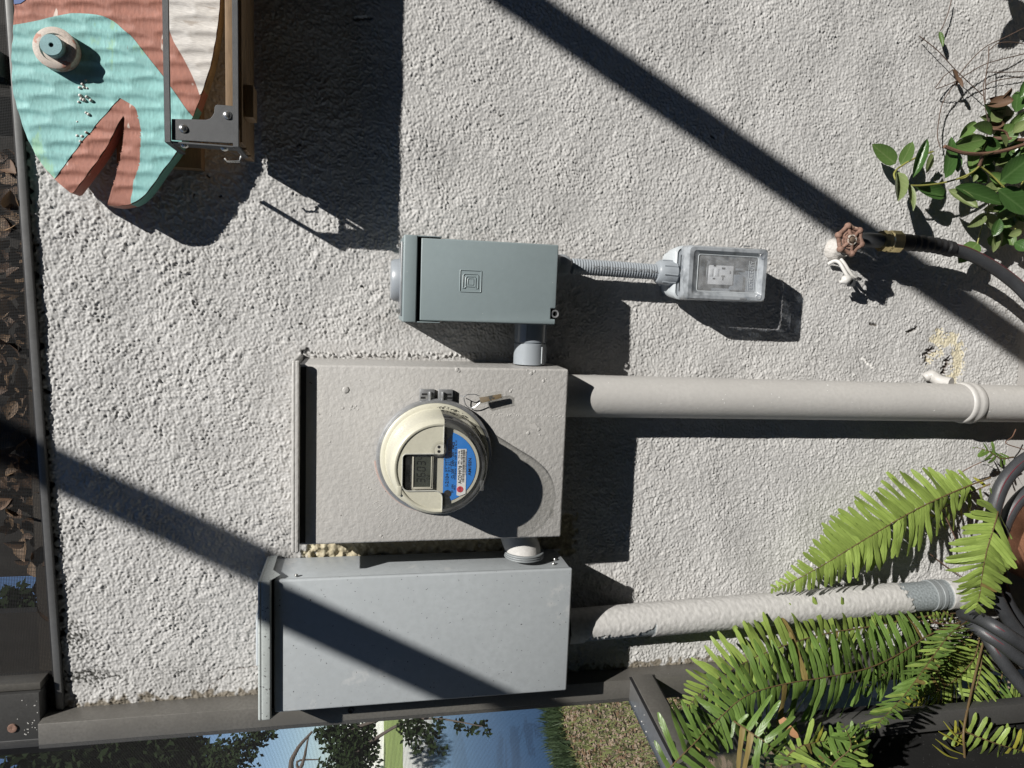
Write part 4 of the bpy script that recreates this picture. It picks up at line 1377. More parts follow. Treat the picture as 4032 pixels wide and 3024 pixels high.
def fish():
    jaw_up = [(100, 0), (95, 180), (80, 400), (88, 600), (105, 720), (150, 870), (215, 1040), (300, 1190), (395, 1300), (510, 1400)]
    mouth = [(530, 1395), (640, 1250), (760, 1080), (855, 900), (893, 838), (904, 862), (895, 1000), (870, 1150), (825, 1320), (778, 1488)]
    jaw_lo = [(850, 1497), (945, 1482), (1010, 1450), (1080, 1380), (1200, 1210), (1290, 1090), (1395, 850), (1455, 700), (1530, 470), (1580, 200), (1600, 0)]
    body_end = [(1605, -300), (1560, -700), (1400, -1150), (1180, -1450), (1350, -1750), (1300, -1900), (760, -1850), (300, -1900), (280, -1780), (600, -1450), (350, -1150), (180, -700), (120, -300)]
    out = cr2(zf(jaw_up), 4) + cr2(zf(mouth[:4]), 3) + zf(mouth[4:6]) + cr2(zf(mouth[6:]), 3) + cr2(zf(jaw_lo), 4) + zf(body_end)
    n = len(out)
    c0 = P(600, 500, FD)
    t = thing('fish_sign', (c0.x, -.03, c0.z), 'carved wooden fish painted turquoise and terracotta, open mouthed, hanging on the wall', 'fish carving')
    # scallops chipped out by a gouge
    cells = []
    r = random.Random(4)
    for row in range(-16, 15):
        for colm in range(-2, 8):
            px = 60 + colm * 300 + (150 if row % 2 else 0) + r.uniform(-40, 40)
            py = row * 112 + 60 + r.uniform(-16, 16)
            p = P(px * .5424, py * .5424, FD)
            cells.append((p.x, p.z, .0092 * r.uniform(.85, 1.12), .032 * r.uniform(.8, 1.1), r.uniform(.7, 1.15)))
    cx_ = np.array(cells)
    def relief(x, z):
        a = (x - cx_[:, 0]) / cx_[:, 2]
        b = (z - cx_[:, 1]) / cx_[:, 3]
        k = 1 - a * a - b * b * (1 + .0 * a)
        sel = k > 0
        if not sel.any(): return 0.0
        # sharp on the far side of the cut, easing out on the near one
        return float(-(k[sel] ** .7 * (1 + .45 * a[sel]) * cx_[sel, 4]).max() * .0024)
    # board
    nj = len(cr2(zf(jaw_up), 4)); nm = len(cr2(zf(mouth[:4]), 3)) + 2 + len(cr2(zf(mouth[6:]), 3)); nl = len(cr2(zf(jaw_lo), 4))
    def side(i):
        if i < nj - 3: return 1
        if i < nj + nm: return 2
        k = (i - nj - nm) / nl
        if k < .08: return 2
        if k < .62: return 1
        return 3 if k > .70 else 2
    b = MB().prism(out, -FD + .0045, -FD + .036, 0, side)
    b.build('board', [M['edgewood'], M['tealedge'], M['rustpaint'], M['edgewood']], t, smooth=30)
    MB().box(c0.x - .05, c0.x + .2, 0, -.028, c0.z - .06, c0.z + .06).build('mounting_block', M['wood'], t, smooth=0)
    carved_sheet('terracotta_coat', out, relief, FD, M['rustpaint'], t)
    teal = (zf([(98, 182)]) + cr2(zf([(98, 182), (350, 130), (520, 97), (700, 105), (820, 150), (900, 220), (960, 270), (1050, 385), (1180, 548), (1240, 632), (1350, 790), (1398, 846)]), 3)[1:]
            + cr2(zf([(1385, 875), (1290, 1088), (1200, 1208), (1080, 1378), (1010, 1448), (950, 1478)]), 3)
            + cr2(zf([(950, 1440), (975, 1300), (1010, 1200), (1020, 1050), (1022, 940), (990, 800), (955, 760), (870, 710)]), 3)
            + cr2(zf([(868, 711), (770, 820), (650, 960), (560, 1070), (402, 1288)]), 3)
            + cr2(zf([(395, 1297), (300, 1188), (215, 1038), (150, 868), (106, 718), (89, 600), (81, 400)]), 4))
    carved_sheet('turquoise_coat', teal, relief, FD + .0006, M['teal'], t)
    white = cr2(zf([(1225, -20), (1232, 230), (1330, 420), (1400, 560), (1450, 690)]), 3) + cr2(zf([(1460, 680), (1527, 470), (1577, 200), (1597, 0)]), 3) + zf([(1600, -300), (1550, -700), (1250, -700)])
    carved_sheet('white_coat', white, relief, FD + .0006, M['fishwhite'], t)
    carved_sheet('blue_coat', zf([(101, 0), (102, 32), (150, 25), (185, 0), (200, -200), (118, -200)]), relief, FD + .0006, M['fishblue'], t)
    # eye
    e = P(395 * .5424, 345 * .5424, FD + .018)
    MB().lathe([(.0283, -.018), (.0283, -.001), (.0270, 0), (.0195, 0), (.0185, -.002), (.0001, -.002)], tuple(e), 'Y', 48).build('eye_ring', mat('worn_cream_paint', (.55, .48, .42), .65, var=.2, vscale=25, fine=.1, wear=((.38, .18, .13), 30, .55)), t)
    MB().lathe([(.0145, -.003), (.0145, .0105), (.0138, .0115), (.0032, .0115), (.0028, .0080), (.0001, .0080)], tuple(e), 'Y', 36).build('eye_pupil', [mat('teal_eye', (.22, .38, .40), .6, var=.15, vscale=40)], t)
    MB().lathe([(.0001, .0088), (.0030, .0088)], tuple(e), 'Y', 14).build('eye_hole', M['ink'], t)
    for x, y in ((622, 585), (597, 610), (576, 636), (607, 634), (632, 640), (580, 692), (628, 702), (590, 720), (570, 740), (607, 726), (658, 728), (623, 818), (642, 830), (560, 884), (560, 985), (595, 990), (583, 1026), (623, 960)):
        p = P(x * .5424, y * .5424, FD)
        MB().ball((p.x, p.y + .0012, p.z), r.uniform(.0018, .0028), 8, 6, 1.3).build('nail_head', M['fishwhite'], t)


fish()


# ------------------------------------------------------------------ metal and wood rack in front of the fish
def rack():
    d1, d0 = .155, .068
    a = P(643, 555, d1)                                  # lower front left corner of the top rail
    top = P(643, 300, d1).z
    bot = P(938, 300, d1).z
    xl = P(690, 560, d1).x                               # left end
    XR = 1.1
    t = thing('wall_rack', (xl, -.07, bot), 'dark steel and oak rack mounted across the front of the fish carving', 'rack')
    th = .0085
    MB().box(xl - .001, XR, -d1, -d1 + .004, top - .0080, top).add([], []).build('front_rail', M['steel'], t, bevel=.0006, seg=1)
    MB().box(xl - .001, xl + .003, -d0, -d1 + .004, top - .0080, top).build('end_rail', M['steel'], t, bevel=.0006, seg=1)
    MB().box(xl, XR, -d1 + .001, -d1 + .0045, bot, bot + .0078).build('front_rail', M['steel'], t, bevel=.0006, seg=1)
    MB().box(xl, xl + .0035, -d0, -d1 + .004, bot, bot + .0078).build('end_rail', M['steel'], t, bevel=.0006, seg=1)
    # corner plate with a curved shoulder
    def PX(pts, d): return [(p.x, p.z) for p in (P(600 + .1808 * x, 380 + .1808 * y, d) for x, y in pts)]
    pl = PX([(400, 470), (860, 480), (1150, 490), (1240, 465), (1300, 400), (1335, 330), (1340, 230), (1355, 180), (1400, 160), (1600, 172), (1855, 205), (1850, 1010), (1600, 1000), (1000, 965), (490, 935), (400, 930)], d1)
    MB().prism(pl, -d1 + .004, -d1 + .0065).build('corner_plate', M['steel'], t, bevel=.0005, seg=1)
    for x, y in ((660, 690), (1625, 400)):
        p = P(600 + .1808 * x, 380 + .1808 * y, d1 - .002)
        MB().ball((p.x, -d1 + .0045, p.z), .0062, 18, 10, .75).build('rivet', M['zincbolt'], t)
    # end plates (front and back uprights) with rivets
    MB().box(xl, xl + .0025, -d1 + .006, -d1 + .032, bot + .008, top - .008).build('end_plate', M['steel'], t, bevel=.0005, seg=1)
    for (yy, zz) in ((-d1 + .018, top - .022), (-d1 + .018, bot + .022)):
        MB().lathe([(.0055, 0), (.0050, -.002), (.003, -.0036), (.0001, -.0042)], (xl, yy, zz), 'X', 14).build('rivet', M['zincbolt'], t)
    # oak: front lip slat, floor boards, back slats
    p0, p1 = P(887, 200, d1 - .006).z, P(917, 200, d1 - .006).z
    MB().box(xl + .012, XR, -d1 + .0046, -d1 + .018, bot + .004, p0).build('oak_slat', M['wood'], t, bevel=.001)
    k = (d1 - .018 - .018) / 3
    for i in range(3):
        MB().box(xl + .004 + i * .003, XR, -.018 - i * k - .0005, -.018 - (i + 1) * k + .0005, bot - .002, bot + .010).build('oak_slat', M['wood'], t, bevel=.001)
    MB().box(xl + .001, xl + .027, -d1 + .0066, -d1 + .024, bot + .001, bot + .008).build('oak_slat', M['wood'], t, bevel=.001)
    q = P(965, 420, .10)
    MB().box(q.x - .02, q.x + .025, -.09, -.125, bot - .016, bot - .0022).build('oak_foot', M['wood'], t, bevel=.0012)
    MB().tube([V((xl + .002, -.070, bot + .010)), V((xl - .006, -.072, bot + .012)), V((xl - .007, -.072, bot + .030)), V((xl - .003, -.071, bot + .033))], .0016, 8).build('wire_hook', M['zincbolt'], t)


rack()


# ------------------------------------------------------------------ aluminium screen frames
def post():
    a = P(1018, 2775, .042); b = P(1018, 2880, .042)
    t = thing('corner_post', (a.x, -.04, 0), 'long bronze aluminium corner post along the left edge of the wall', 'post')
    xr, xl = -.702, P(1400, 2849, .044).x
    z1 = P(150, 2900, .044).z
    MB().box(xl, xr, .03, -.044, 0, z1).build('tube', M['alu'], t, bevel=.0012)
    MB().box(xl - .004, xl + .010, .03, -.030, 0, z1 + .5).build('spline_channel', M['aludark'], t, bevel=.001)
    # mitred cap strip where the top rail meets
    MB().lathe([(.0055, .0008), (.0048, .0020), (.0030, .0010), (.0001, .0006)], (P(1382, 2797, .044).x, -.044, P(1382, 2797, .044).z), 'Y', 16).build('screw_hole', M['ink'], t)
    return xl, z1


PXL, PZ1 = post()


def top_frame():
    t = thing('screen_head_rail', (-.3, 0, 1.98), 'narrow grey aluminium rail with black groove along the top of the wall', 'rail')
    za, zb = 1.9805, 1.9905
    zt = lambda x: 1.9755 + .029 * (x + .70)
    def slant(name, y0, y1, o0, o1, m, bev):
        vs = [(x, y, zt(x) + o) for x in (-.700, 2.0) for y in (y0, y1) for o in (o0, o1)]
        MB().add(vs, [(0, 1, 3, 2), (4, 6, 7, 5), (0, 4, 5, 1), (2, 3, 7, 6), (0, 2, 6, 4), (1, 5, 7, 3)]).build(name, m, t, bevel=bev, smooth=30 if bev else 0)
    slant('rail', .02, -.009, .002, .0125, M['alurail'], .001)
    slant('spline_groove', .02, .002, .0126, .0185, M['black'], 0)
    zb = 1.990
    # upright over the post line and the next mullion behind the fish
    u = thing('screen_mullion', (.38, 0, 2.0), 'grey upright bar of the high screen behind the fish carving', 'post')
    q0, q1 = P(20, 305, 0), P(20, 208, 0)
    MB().box(q0.x, q1.x, .02, -.012, 2.030, 2.7).build('bar', M['alurail'], u, bevel=.001)
    MB().box(q0.x - .006, q0.x - .0002, .02, .002, 2.030, 2.7).build('spline_groove', M['black'], u, smooth=0)
    w = thing('upper_post', (-.75, 0, 2.0), 'weathered dark post with a screw above the corner post', 'post')
    q0, q1 = P(120, 2912, .03), P(120, 2725, .03)
    MB().box(q0.x, q1.x - .002, .02, -.030, PZ1 + .002, 2.75).build('tube', M['aludark'], w, bevel=.0012)
    MB().box(q1.x, q1.x + .012, .015, -.024, PZ1 + .002, 2.75).build('side_channel', M['alu'], w, bevel=.001)
    p = P(50, 2866, .030)
    MB().lathe([(.0075, .0005), (.0068, .0026), (.0030, .0030), (.0001, .0018)], (p.x, -.030, p.z), 'Y', 14).build('screw', M['rust'], w)
    st = MB()
    for _ in range(22):
        p = P(60 + 95 * rng.random() ** .6, 2750 + 150 * rng.random() ** .7, .0302)
        st.ball(tuple(p), rng.uniform(.0005, .0013), 5, 3, .4)
    tag(st.build('paint_speckle', M['whitepaint'], w), kind='stuff')
    # wire screen between them: real strands
    s = thing('high_screen', (-.2, .008, 2.0), 'insect screen above the wall with brown leaves heaped behind it', 'screen')
    m = MB()
    p = .0023
    z0, z1 = 1.992, 2.30
    x0, x1 = -.69, q0.x if False else .46
    r = .00032
    for i in range(int((z1 - z0) / p)):
        z = z0 + i * p
        m.add([(x0, .006, z - r), (x1, .006, z - r), (x1, .0058, z + r), (x0, .0058, z + r)], [(0, 1, 2, 3)])
    for i in range(int((x1 - x0) / p)):
        x = x0 + i * p
        m.add([(x - r, .0064, z0), (x + r, .0064, z0), (x + r, .0064, z1), (x - r, .0064, z1)], [(0, 1, 2, 3)])
    tag(m.build('wire_mesh', M['mesh'], s, smooth=0, weld=False), kind='stuff')


top_frame()


def leaf_mesh(name, L, W, fold, curl, m, wav=0.0, n=6, tip=1.0, seed=0):
    r = random.Random(seed)
    mb = MB()
    vs = []
    for i in range(n + 1):
        f = i / n
        w = W * (f ** .6 * (1 - f) ** .8 * 1.93 if tip == .85 else math.sin(math.pi * min(1, f * .96 + .02) ** .75) ** tip) * .5
        z = curl * f * f * L
        wv = wav * math.sin(f * 9 + seed) * L
        vs += [(f * L, -w, z + fold * w + wv), (f * L, 0, z), (f * L, w, z + fold * w - wv * .6)]
    fs = []
    for i in range(n):
        a = i * 3
        fs += [(a, a + 1, a + 4, a + 3), (a + 1, a + 2, a + 5, a + 4)]
    mb.add(vs, fs)
    me = bpy.data.meshes.new(name)
    me.from_pydata(mb.v, [], mb.f)
    for p in me.polygons: p.use_smooth = True
    me.materials.append(m)
    return me


def axes(o, d, nrm, sx=1.0, sy=1.0, sz=1.0):
    d = d.normalized()
    y = nrm.cross(d)
    y = y.normalized() if y.length > 1e-6 else d.orthogonal().normalized()
    n = d.cross(y)
    m = Matrix(((d.x * sx, y.x * sy, n.x * sz, o.x), (d.y * sx, y.y * sy, n.y * sz, o.y), (d.z * sx, y.z * sy, n.z * sz, o.z), (0, 0, 0, 1)))
    return m


def leaf_heap():
    t = thing('leaf_heap', (-.2, .06, 2.0), 'heap of curled dead brown leaves caught behind the high screen', 'dead leaves')
    meshes = [leaf_mesh('dead_leaf', 1, rng.uniform(.55, .8), rng.uniform(.25, .8), rng.uniform(-.5, .5), M['deadleaf' if i % 3 else 'deadleaf2'], rng.uniform(.02, .06), 5, .8, i) for i in range(8)]
    n = 0
    for i in range(420):
        if n >= 300: break
        px = rng.uniform(-30, 205)
        py = rng.uniform(560, 2480)
        lim = 40 + (py - 560) / 1900 * 130 - 60                      # the heap is deeper towards the middle of the wall
        if py > 2050 and px < 60 + (py - 2050) * .3: continue
        if py < 820 and rng.random() < .4: continue
        d = -rng.uniform(.012, .06)
        o = P(px, py, d)
        if o.z < 1.996 + .029 * (o.x + .7): continue
        e = bpy.data.objects.new('dead_leaf', meshes[i % 8])
        COL.objects.link(e)
        e.parent = t
        e.matrix_parent_inverse = WORLD[t.name].inverted()
        L = rng.uniform(.017, .040)
        dr = V(rng.normal(0, 1, 3).tolist()); dr.y *= .35
        nn = V((rng.normal(0, .5), -1, rng.normal(0, .5)))
        e.matrix_basis = axes(o, dr, nn, L, L, L)
        n += 1
    # the gutter they lie in; added boards behind stand in for dark canopy
    g = thing('gutter_backdrop', (-.2, .1, 2.0), 'dark board added behind the heap of dead leaves in place of dark tree canopy', 'board')
    MB().box(-.50, 1.6, .075, .09, 1.975, 2.5).build('back_board', M['backdrop'], g, smooth=0)
    MB().box(-.70, 1.6, .022, .0745, 1.9725, 1.978).build('floor_board', M['backdrop'], g, smooth=0)
    MB().box(-.84, -.575, .10, .12, 1.975, 2.7).build('far_board', M['backdrop'], g, smooth=0)


leaf_heap()


# side screen wall: runs from the corner post towards the viewer
SU = V((-.17, -.985, 0)).normalized()
S0 = V((PXL + .006, -.030, 0))


def side_screen():
    zr1, zr0 = 1.000, .945
    n_ = V((-SU.y, SU.x, 0)).normalized()                # towards the yard or the patio
    inw = V((1, 0, 0)); inw = (inw - SU * inw.dot(SU)).normalized()
    r = thing('chair_rail', tuple(S0 + V((0, 0, zr0))), 'weathered grey aluminium chair rail running out from the corner post', 'rail')
    A = P(2500, 2672, .040); A = V((S0.x + .02, -.040, .972))
    w = .050
    def seg(name, c0, L, ww, hh, z, off, m, par):
        a = S0 + inw * off + V((0, 0, z)); b = a + SU * L
        MB().beam(a, b, ww, hh).build(name, m, par, bevel=.0012)
    seg('rail_box', 0, 1.6, .046, .046, .974, .016, M['alurail'], r)
    seg('snap_cover', 0, 1.6, .004, .040, .972, .0415, M['alu'], r)
    seg('groove_strip', 0, 1.6, .002, .050, .972, .0388, M['black'], r)
    st = MB()
    for _ in range(14):
        f = .04 + rng.random() ** 2 * .3
        p = S0 + SU * f + inw * rng.uniform(-.004, .036) + V((0, 0, .9974))
        st.ball(tuple(p), rng.uniform(.0006, .0016), 6, 4, .6)
    tag(st.build('paint_speckle', M['whitepaint'], r), kind='stuff')
    # lower upright between ferns, and solid kick panel
    p2 = P(3300, 2862, .135)
    k = thing('screen_upright', (p2.x, p2.y, 0), 'dark aluminium upright below the chair rail, partly hidden by fern fronds', 'post')
    MB().box(p2.x - .020, p2.x + .020, p2.y - .012, p2.y + .012, 0, .950).build('upright_bar', M['aludark'], k, bevel=.0015)
    kp = thing('kick_panel', tuple(S0 + SU * .3), 'black fabric kick panel behind the ferns at the bottom of the screen', 'panel')
    a = S0 + SU * .004 - inw * .075; b = S0 + SU * 1.6 - inw * .075
    MB().beam(a + V((0, 0, .33)), b + V((0, 0, .33)), .004, .66).build('panel_sheet', M['kick'], kp, smooth=0)
    # screens: real strands, fine above the rail and below it
    sc = thing('side_screen', tuple(S0 + V((0, 0, 1.0))), 'fine insect screen beside the corner post with the pond garden showing through', 'screen')
    for nm, z0, z1, q0, q1 in (('upper_mesh', 1.0, 2.75, .002, 1.5), ('lower_mesh', .655, .948, .002, .8)):
        m = MB()
        p = .0022
        rr = .00020
        o = S0 + inw * .004
        for i in range(int((z1 - z0) / p)):
            z = z0 + i * p
            a, b = o + SU * q0, o + SU * q1
            m.add([(a.x, a.y, z - rr), (b.x, b.y, z - rr), (b.x, b.y, z + rr), (a.x, a.y, z + rr)], [(0, 1, 2, 3)])
        for i in range(int((q1 - q0) / p)):
            a = o + SU * (q0 + i * p)
            c, d = a - SU * .00016, a + SU * .00016
            m.add([(c.x, c.y, z0), (d.x, d.y, z0), (d.x, d.y, z1), (c.x, c.y, z1)], [(0, 1, 2, 3)])
        tag(m.build(nm, M['mesh'], sc, smooth=0, weld=False), kind='stuff')


side_screen()


# cage beams overhead: they throw the two diagonal bands of shade
def cage_beam(p, q, t0, t1, w, label):
    A, B = P(*p), P(*q)
    d = (B - A).normalized()
    A2, B2 = A - d * .8, B + d * .9
    a = A2 - SUN * t0; b = B2 - SUN * t1
    o = MB().beam(a, b, w, w, up=V((0, -1, 0.3)).normalized()).build('cage_beam', M['alu'], None, bevel=.002)
    tag(o, label, 'beam', 'cage beams above the patio')


cage_beam((2045, 0), (3360, 905), 2.3, 2.3, .056, 'bronze aluminium cage beam overhead whose shade falls to the hose tap')
cage_beam((205, 1840), (1819, 2606), 2.3, 2.3, .062, 'bronze aluminium cage beam overhead whose shade crosses the breaker panel')


# ------------------------------------------------------------------ ferns
def fern_leaflet(seed, m):
    """strap shaped leaflet, unit length along x, unit width across y: lobed base, wavy toothed edge, blunt tip"""
    r = random.Random(seed)
    n = 9
    vs, fs = [], []
    bend = r.uniform(-.16, .10); wv = r.uniform(.03, .10); ph = r.uniform(0, 6); tw = r.uniform(-.5, .5); cu = r.uniform(-.22, .02)
    for i in range(n + 1):
        f = i / n
        w = (.5 if f < .75 else .5 * math.sqrt(max(.0, 1 - ((f - .75) / .27) ** 2))) * (1.12 - .25 * f) * (.78 if i == 0 else 1)
        w *= 1 + (.05 if i % 2 else -.04)
        y = bend * f * f
        z = cu * f * f
        e = tw * f * w * .22
        vs += [(f, y - w * .22, z - e + wv * .22 * math.sin(f * 8 + ph) - .012), (f, y, z), (f, y + w * .22, z + e + wv * .22 * math.sin(f * 8 + ph + 2) - .012)]
    # width is stored relative to the length: real ratio near 1 : 4.5
    for i in range(n):
        a = i * 3
        fs += [(a, a + 1, a + 4, a + 3), (a + 1, a + 2, a + 5, a + 4)]
    me = bpy.data.meshes.new('leaflet')
    me.from_pydata(vs, [], fs)
    for p in me.polygons: p.use_smooth = True
    me.materials.append(m)
    return me


M['fern_brown'] = leafmat('fern_browned', (.20, .15, .05), (.10, .07, .02), .6, .1, .6, .15, half=.22)
LEAF = {k: [fern_leaflet(i + 10 * j, M[k]) for i in range(9)] for j, k in enumerate(('fern', 'fern_dark', 'fern_yellow', 'fern_brown'))}
NLEAF = [0]


def frond(par, pts, pitch, lmax, prof, m='fern', normal=(0, -1, .25), sweep=.35, start=.05, lift=0.0, wk=1.0, droop=0.0, seed=1, rr=.0016, mixm=None, sides=(1, -1)):
    """one frond: stalk mesh with its leaflets as children"""
    r = random.Random(seed)
    path = smoothpath(pts, 8)
    n = len(path)
    fr = MB().tube(path, [rr * (1 - .75 * i / (n - 1)) for i in range(n)], 6).build('frond', M['rachis'], par)
    L = [0]
    for i in range(1, n): L.append(L[-1] + (path[i] - path[i - 1]).length)
    T = L[-1]
    s = T * start
    k = 0
    nm0 = V(normal).normalized()
    while s < T * .995:
        i = max(j for j in range(n) if L[j] <= s)
        i = min(i, n - 2)
        f = (s - L[i]) / max(1e-9, L[i + 1] - L[i])
        p = path[i].lerp(path[i + 1], f)
        t = (path[i + 1] - path[i]).normalized()
        nm = (nm0 - t * nm0.dot(t)).normalized()
        sd = nm.cross(t).normalized()
        q = s / T
        ln = lmax * prof(q)
        for sg in sides:
            if r.random() < .03: continue
            sw = sweep + .5 * max(0, q - .8) / .2 * .6
            d = (sd * sg + t * (sw + r.uniform(-.10, .10)) + nm * (lift + r.uniform(-.20, .16)) + V((0, 0, -droop))).normalized()
            nn = (nm + sd * sg * (.15 + r.uniform(-.2, .2)) + t * r.uniform(-.42, .42)).normalized()
            mk = m
            if mixm and r.random() < mixm[1]: mk = mixm[0]
            if q > .15 and r.random() < .022: mk = 'fern_brown'
            o = bpy.data.objects.new('leaflet', r.choice(LEAF[mk]))
            COL.objects.link(o)
            o.parent = fr
            l = ln * (r.uniform(.9, 1.1) if r.random() > .05 else r.uniform(.5, .8))
            o.matrix_basis = axes(p + t * (pitch * .25 * sg), d, nn, l, (.0175 + .35 * l) * wk if l > .012 else l * 2, l)
            NLEAF[0] += 1
        s += pitch * (1 - .45 * q)
    return fr


def ferns():
    f1 = thing('fern_plant', P(3850, 2440, .03), 'big sword fern rooted behind the hose coil with dark arching fronds', 'fern')
    hump = lambda a, b: (lambda q: max(.14, min(1, (q / a + .15)) * (1 if q < b else max(0, 1 - ((q - b) / (1.02 - b)) ** 1.6))))
    # bright frond lying over the wall
    frond(f1, pp([(3900, 1880, .075), (3760, 1935, .08), (3600, 2010, .085), (3420, 2115, .09), (3240, 2225, .085), (3120, 2290, .075), (3042, 2318, .06)]), .0142, .080, hump(.35, .45), 'fern', (.05, -1, .25), .42, .10, seed=3, wk=1.22)
    # long dark frond crossing the post
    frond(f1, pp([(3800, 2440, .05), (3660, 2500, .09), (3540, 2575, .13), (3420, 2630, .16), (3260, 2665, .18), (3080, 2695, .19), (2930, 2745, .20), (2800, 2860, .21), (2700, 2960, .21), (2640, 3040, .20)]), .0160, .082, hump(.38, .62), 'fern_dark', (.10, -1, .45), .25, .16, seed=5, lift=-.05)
    # frond behind it, against the wall
    frond(f1, pp([(3810, 2410, .03), (3620, 2430, .05), (3440, 2465, .06), (3250, 2495, .07), (3080, 2545, .08), (2930, 2610, .09), (2790, 2700, .10), (2700, 2790, .10)]), .0170, .072, lambda q: (.25 if q < .22 else .25 + .75 * min(1, (q - .22) / .25)) * (1 if q < .75 else max(.1, 1 - ((q - .75) / .27) ** 2)), 'fern', (.1, -1, .15), .30, .10, seed=7, lift=.0)
    # edge-on frond falling to the lower left
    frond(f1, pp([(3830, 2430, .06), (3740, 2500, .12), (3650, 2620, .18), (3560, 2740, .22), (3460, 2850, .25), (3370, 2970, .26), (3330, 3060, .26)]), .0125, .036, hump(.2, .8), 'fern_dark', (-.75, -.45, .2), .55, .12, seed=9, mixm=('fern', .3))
    # drooping frond over the hose
    frond(f1, pp([(3925, 1955, .10), (3930, 2010, .15), (3912, 2080, .17), (3885, 2170, .175), (3868, 2260, .17), (3858, 2340, .165), (3842, 2395, .16)]), .0125, .066, lambda q: max(.2, min(1, .30 + q * 2.2) * (1 if q < .6 else 1 - (q - .6) * 1.5)), 'fern', (.05, -1, .25), .55, .03, seed=11, wk=1.15)
    # upper sprigs by the hose
    frond(f1, pp([(3990, 1800, .06), (3940, 1805, .07), (3890, 1775, .07), (3840, 1762, .06)]), .014, .030, hump(.3, .6), 'fern_dark', (.6, -.6, .3), .6, .15, seed=12)
    frond(f1, pp([(3900, 1905, .07), (3800, 1950, .05), (3720, 2000, .05), (3650, 2060, .05)]), .022, .055, hump(.3, .5), 'fern', (0, -1, .2), .35, .1, seed=13, mixm=('fern_yellow', .15))
    # clump of shorter fronds at the root
    for i, (pts, lm, mt) in enumerate((
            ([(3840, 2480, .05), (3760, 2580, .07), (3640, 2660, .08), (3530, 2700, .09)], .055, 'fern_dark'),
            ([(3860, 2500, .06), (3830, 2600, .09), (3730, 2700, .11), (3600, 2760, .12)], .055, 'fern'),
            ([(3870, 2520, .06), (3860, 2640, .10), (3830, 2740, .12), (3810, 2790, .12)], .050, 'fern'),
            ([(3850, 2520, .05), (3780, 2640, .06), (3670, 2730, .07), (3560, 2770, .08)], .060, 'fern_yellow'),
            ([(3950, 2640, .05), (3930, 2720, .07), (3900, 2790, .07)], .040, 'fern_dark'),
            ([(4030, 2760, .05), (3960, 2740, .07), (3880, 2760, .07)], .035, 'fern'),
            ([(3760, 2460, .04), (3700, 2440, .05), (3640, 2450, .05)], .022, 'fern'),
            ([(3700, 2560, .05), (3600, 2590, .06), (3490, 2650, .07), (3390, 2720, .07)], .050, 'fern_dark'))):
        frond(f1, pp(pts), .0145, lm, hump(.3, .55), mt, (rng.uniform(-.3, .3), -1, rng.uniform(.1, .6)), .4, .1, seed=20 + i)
    # bare brown stalks at the root
    for i in range(12):
        a = P(3830 + rng.uniform(-25, 40), 2440 + rng.uniform(-30, 60), .03)
        b = P(3640 + rng.uniform(-60, 90), 2420 + rng.uniform(-30, 170), .05)
        MB().tube(smoothpath([a, a.lerp(b, .5) + V((0, -.012, .01)), b], 4), .0011, 5).build('bare_stalk', M['rachis' if i % 3 else 'vine_wood'], f1)
    for pts in ([(3940, 1790, .06), (3840, 1830, .05), (3760, 1875, .04), (3735, 1895, .035), (3690, 1950, .03)], [(4032, 1770, .06), (3960, 1745, .06), (3985, 1720, .05), (4000, 1690, .05)], [(3690, 1980, .05), (3730, 2050, .06), (3770, 2140, .06)], [(3660, 2180, .03), (3740, 2240, .03), (3810, 2285, .03)]):
        MB().tube(smoothpath(pp(pts), 5), .0010, 5).build('bare_stalk', M['vine_wood'], f1)

    f2 = thing('fern_plant', P(3300, 3060, .25), 'low fern spilling from below the picture edge over the dark upright', 'fern')
    frond(f2, pp([(2590, 3080, .26), (2660, 3000, .26), (2740, 2920, .25), (2800, 2850, .23)]), .0210, .075, hump(.4, .5), 'fern_dark', (.15, -1, .5), .35, .02, seed=40, lift=-.1)
    frond(f2, pp([(2890, 2840, .22), (2950, 2880, .25), (3010, 2920, .27), (3060, 2960, .27)]), .019, .075, hump(.3, .5), 'fern_dark', (.3, -1, .5), .25, .05, seed=41)
    for i, (pts, lm, mt) in enumerate((
            ([(3060, 3060, .24), (3090, 2990, .25), (3150, 2940, .26), (3250, 2915, .26)], .050, 'fern'),
            ([(3200, 3070, .24), (3240, 3000, .26), (3320, 2950, .27), (3420, 2900, .27)], .048, 'fern_dark'),
            ([(3120, 3060, .22), (3200, 3000, .23), (3310, 2980, .24), (3430, 2990, .24)], .045, 'fern'),
            ([(3010, 3060, .22), (3020, 2960, .24), (3080, 2900, .24), (3160, 2890, .24)], .040, 'fern_dark'),
            ([(3290, 3070, .26), (3330, 2990, .28), (3400, 2930, .29)], .042, 'fern'),
            ([(3250, 3080, .28), (3280, 3010, .29), (3350, 2940, .30), (3320, 2850, .30)], .038, 'fern_dark'))):
        frond(f2, pp(pts), .0150, lm, hump(.3, .55), mt, (rng.uniform(-.3, .3), -1, rng.uniform(.2, .7)), .4, .05, seed=50 + i, mixm=('fern_yellow', .06))
    o = P(3076, 2830, .26); q = P(3136, 2915, .28)
    dl = put('withered_leaflet', LEAF['fern_yellow'][0].copy(), f2)
    dl.data.materials[0] = M['fern_dead']
    dl.matrix_basis = axes(o, q - o, V((.2, -1, .3)), (q - o).length, .055, .05)

    f3 = thing('fern_plant', P(3790, 3060, .17), 'small pale fern frond with yellowing tips in front of black kick panel', 'fern')
    frond(f3, pp([(3800, 2880, .165), (3860, 2905, .17), (3930, 2930, .175), (4000, 2950, .175), (4090, 2975, .17)]), .0175, .040, lambda q: .95, 'fern', (.1, -1, .3), .12, .02, seed=60, mixm=('fern_yellow', .12), wk=1.1)
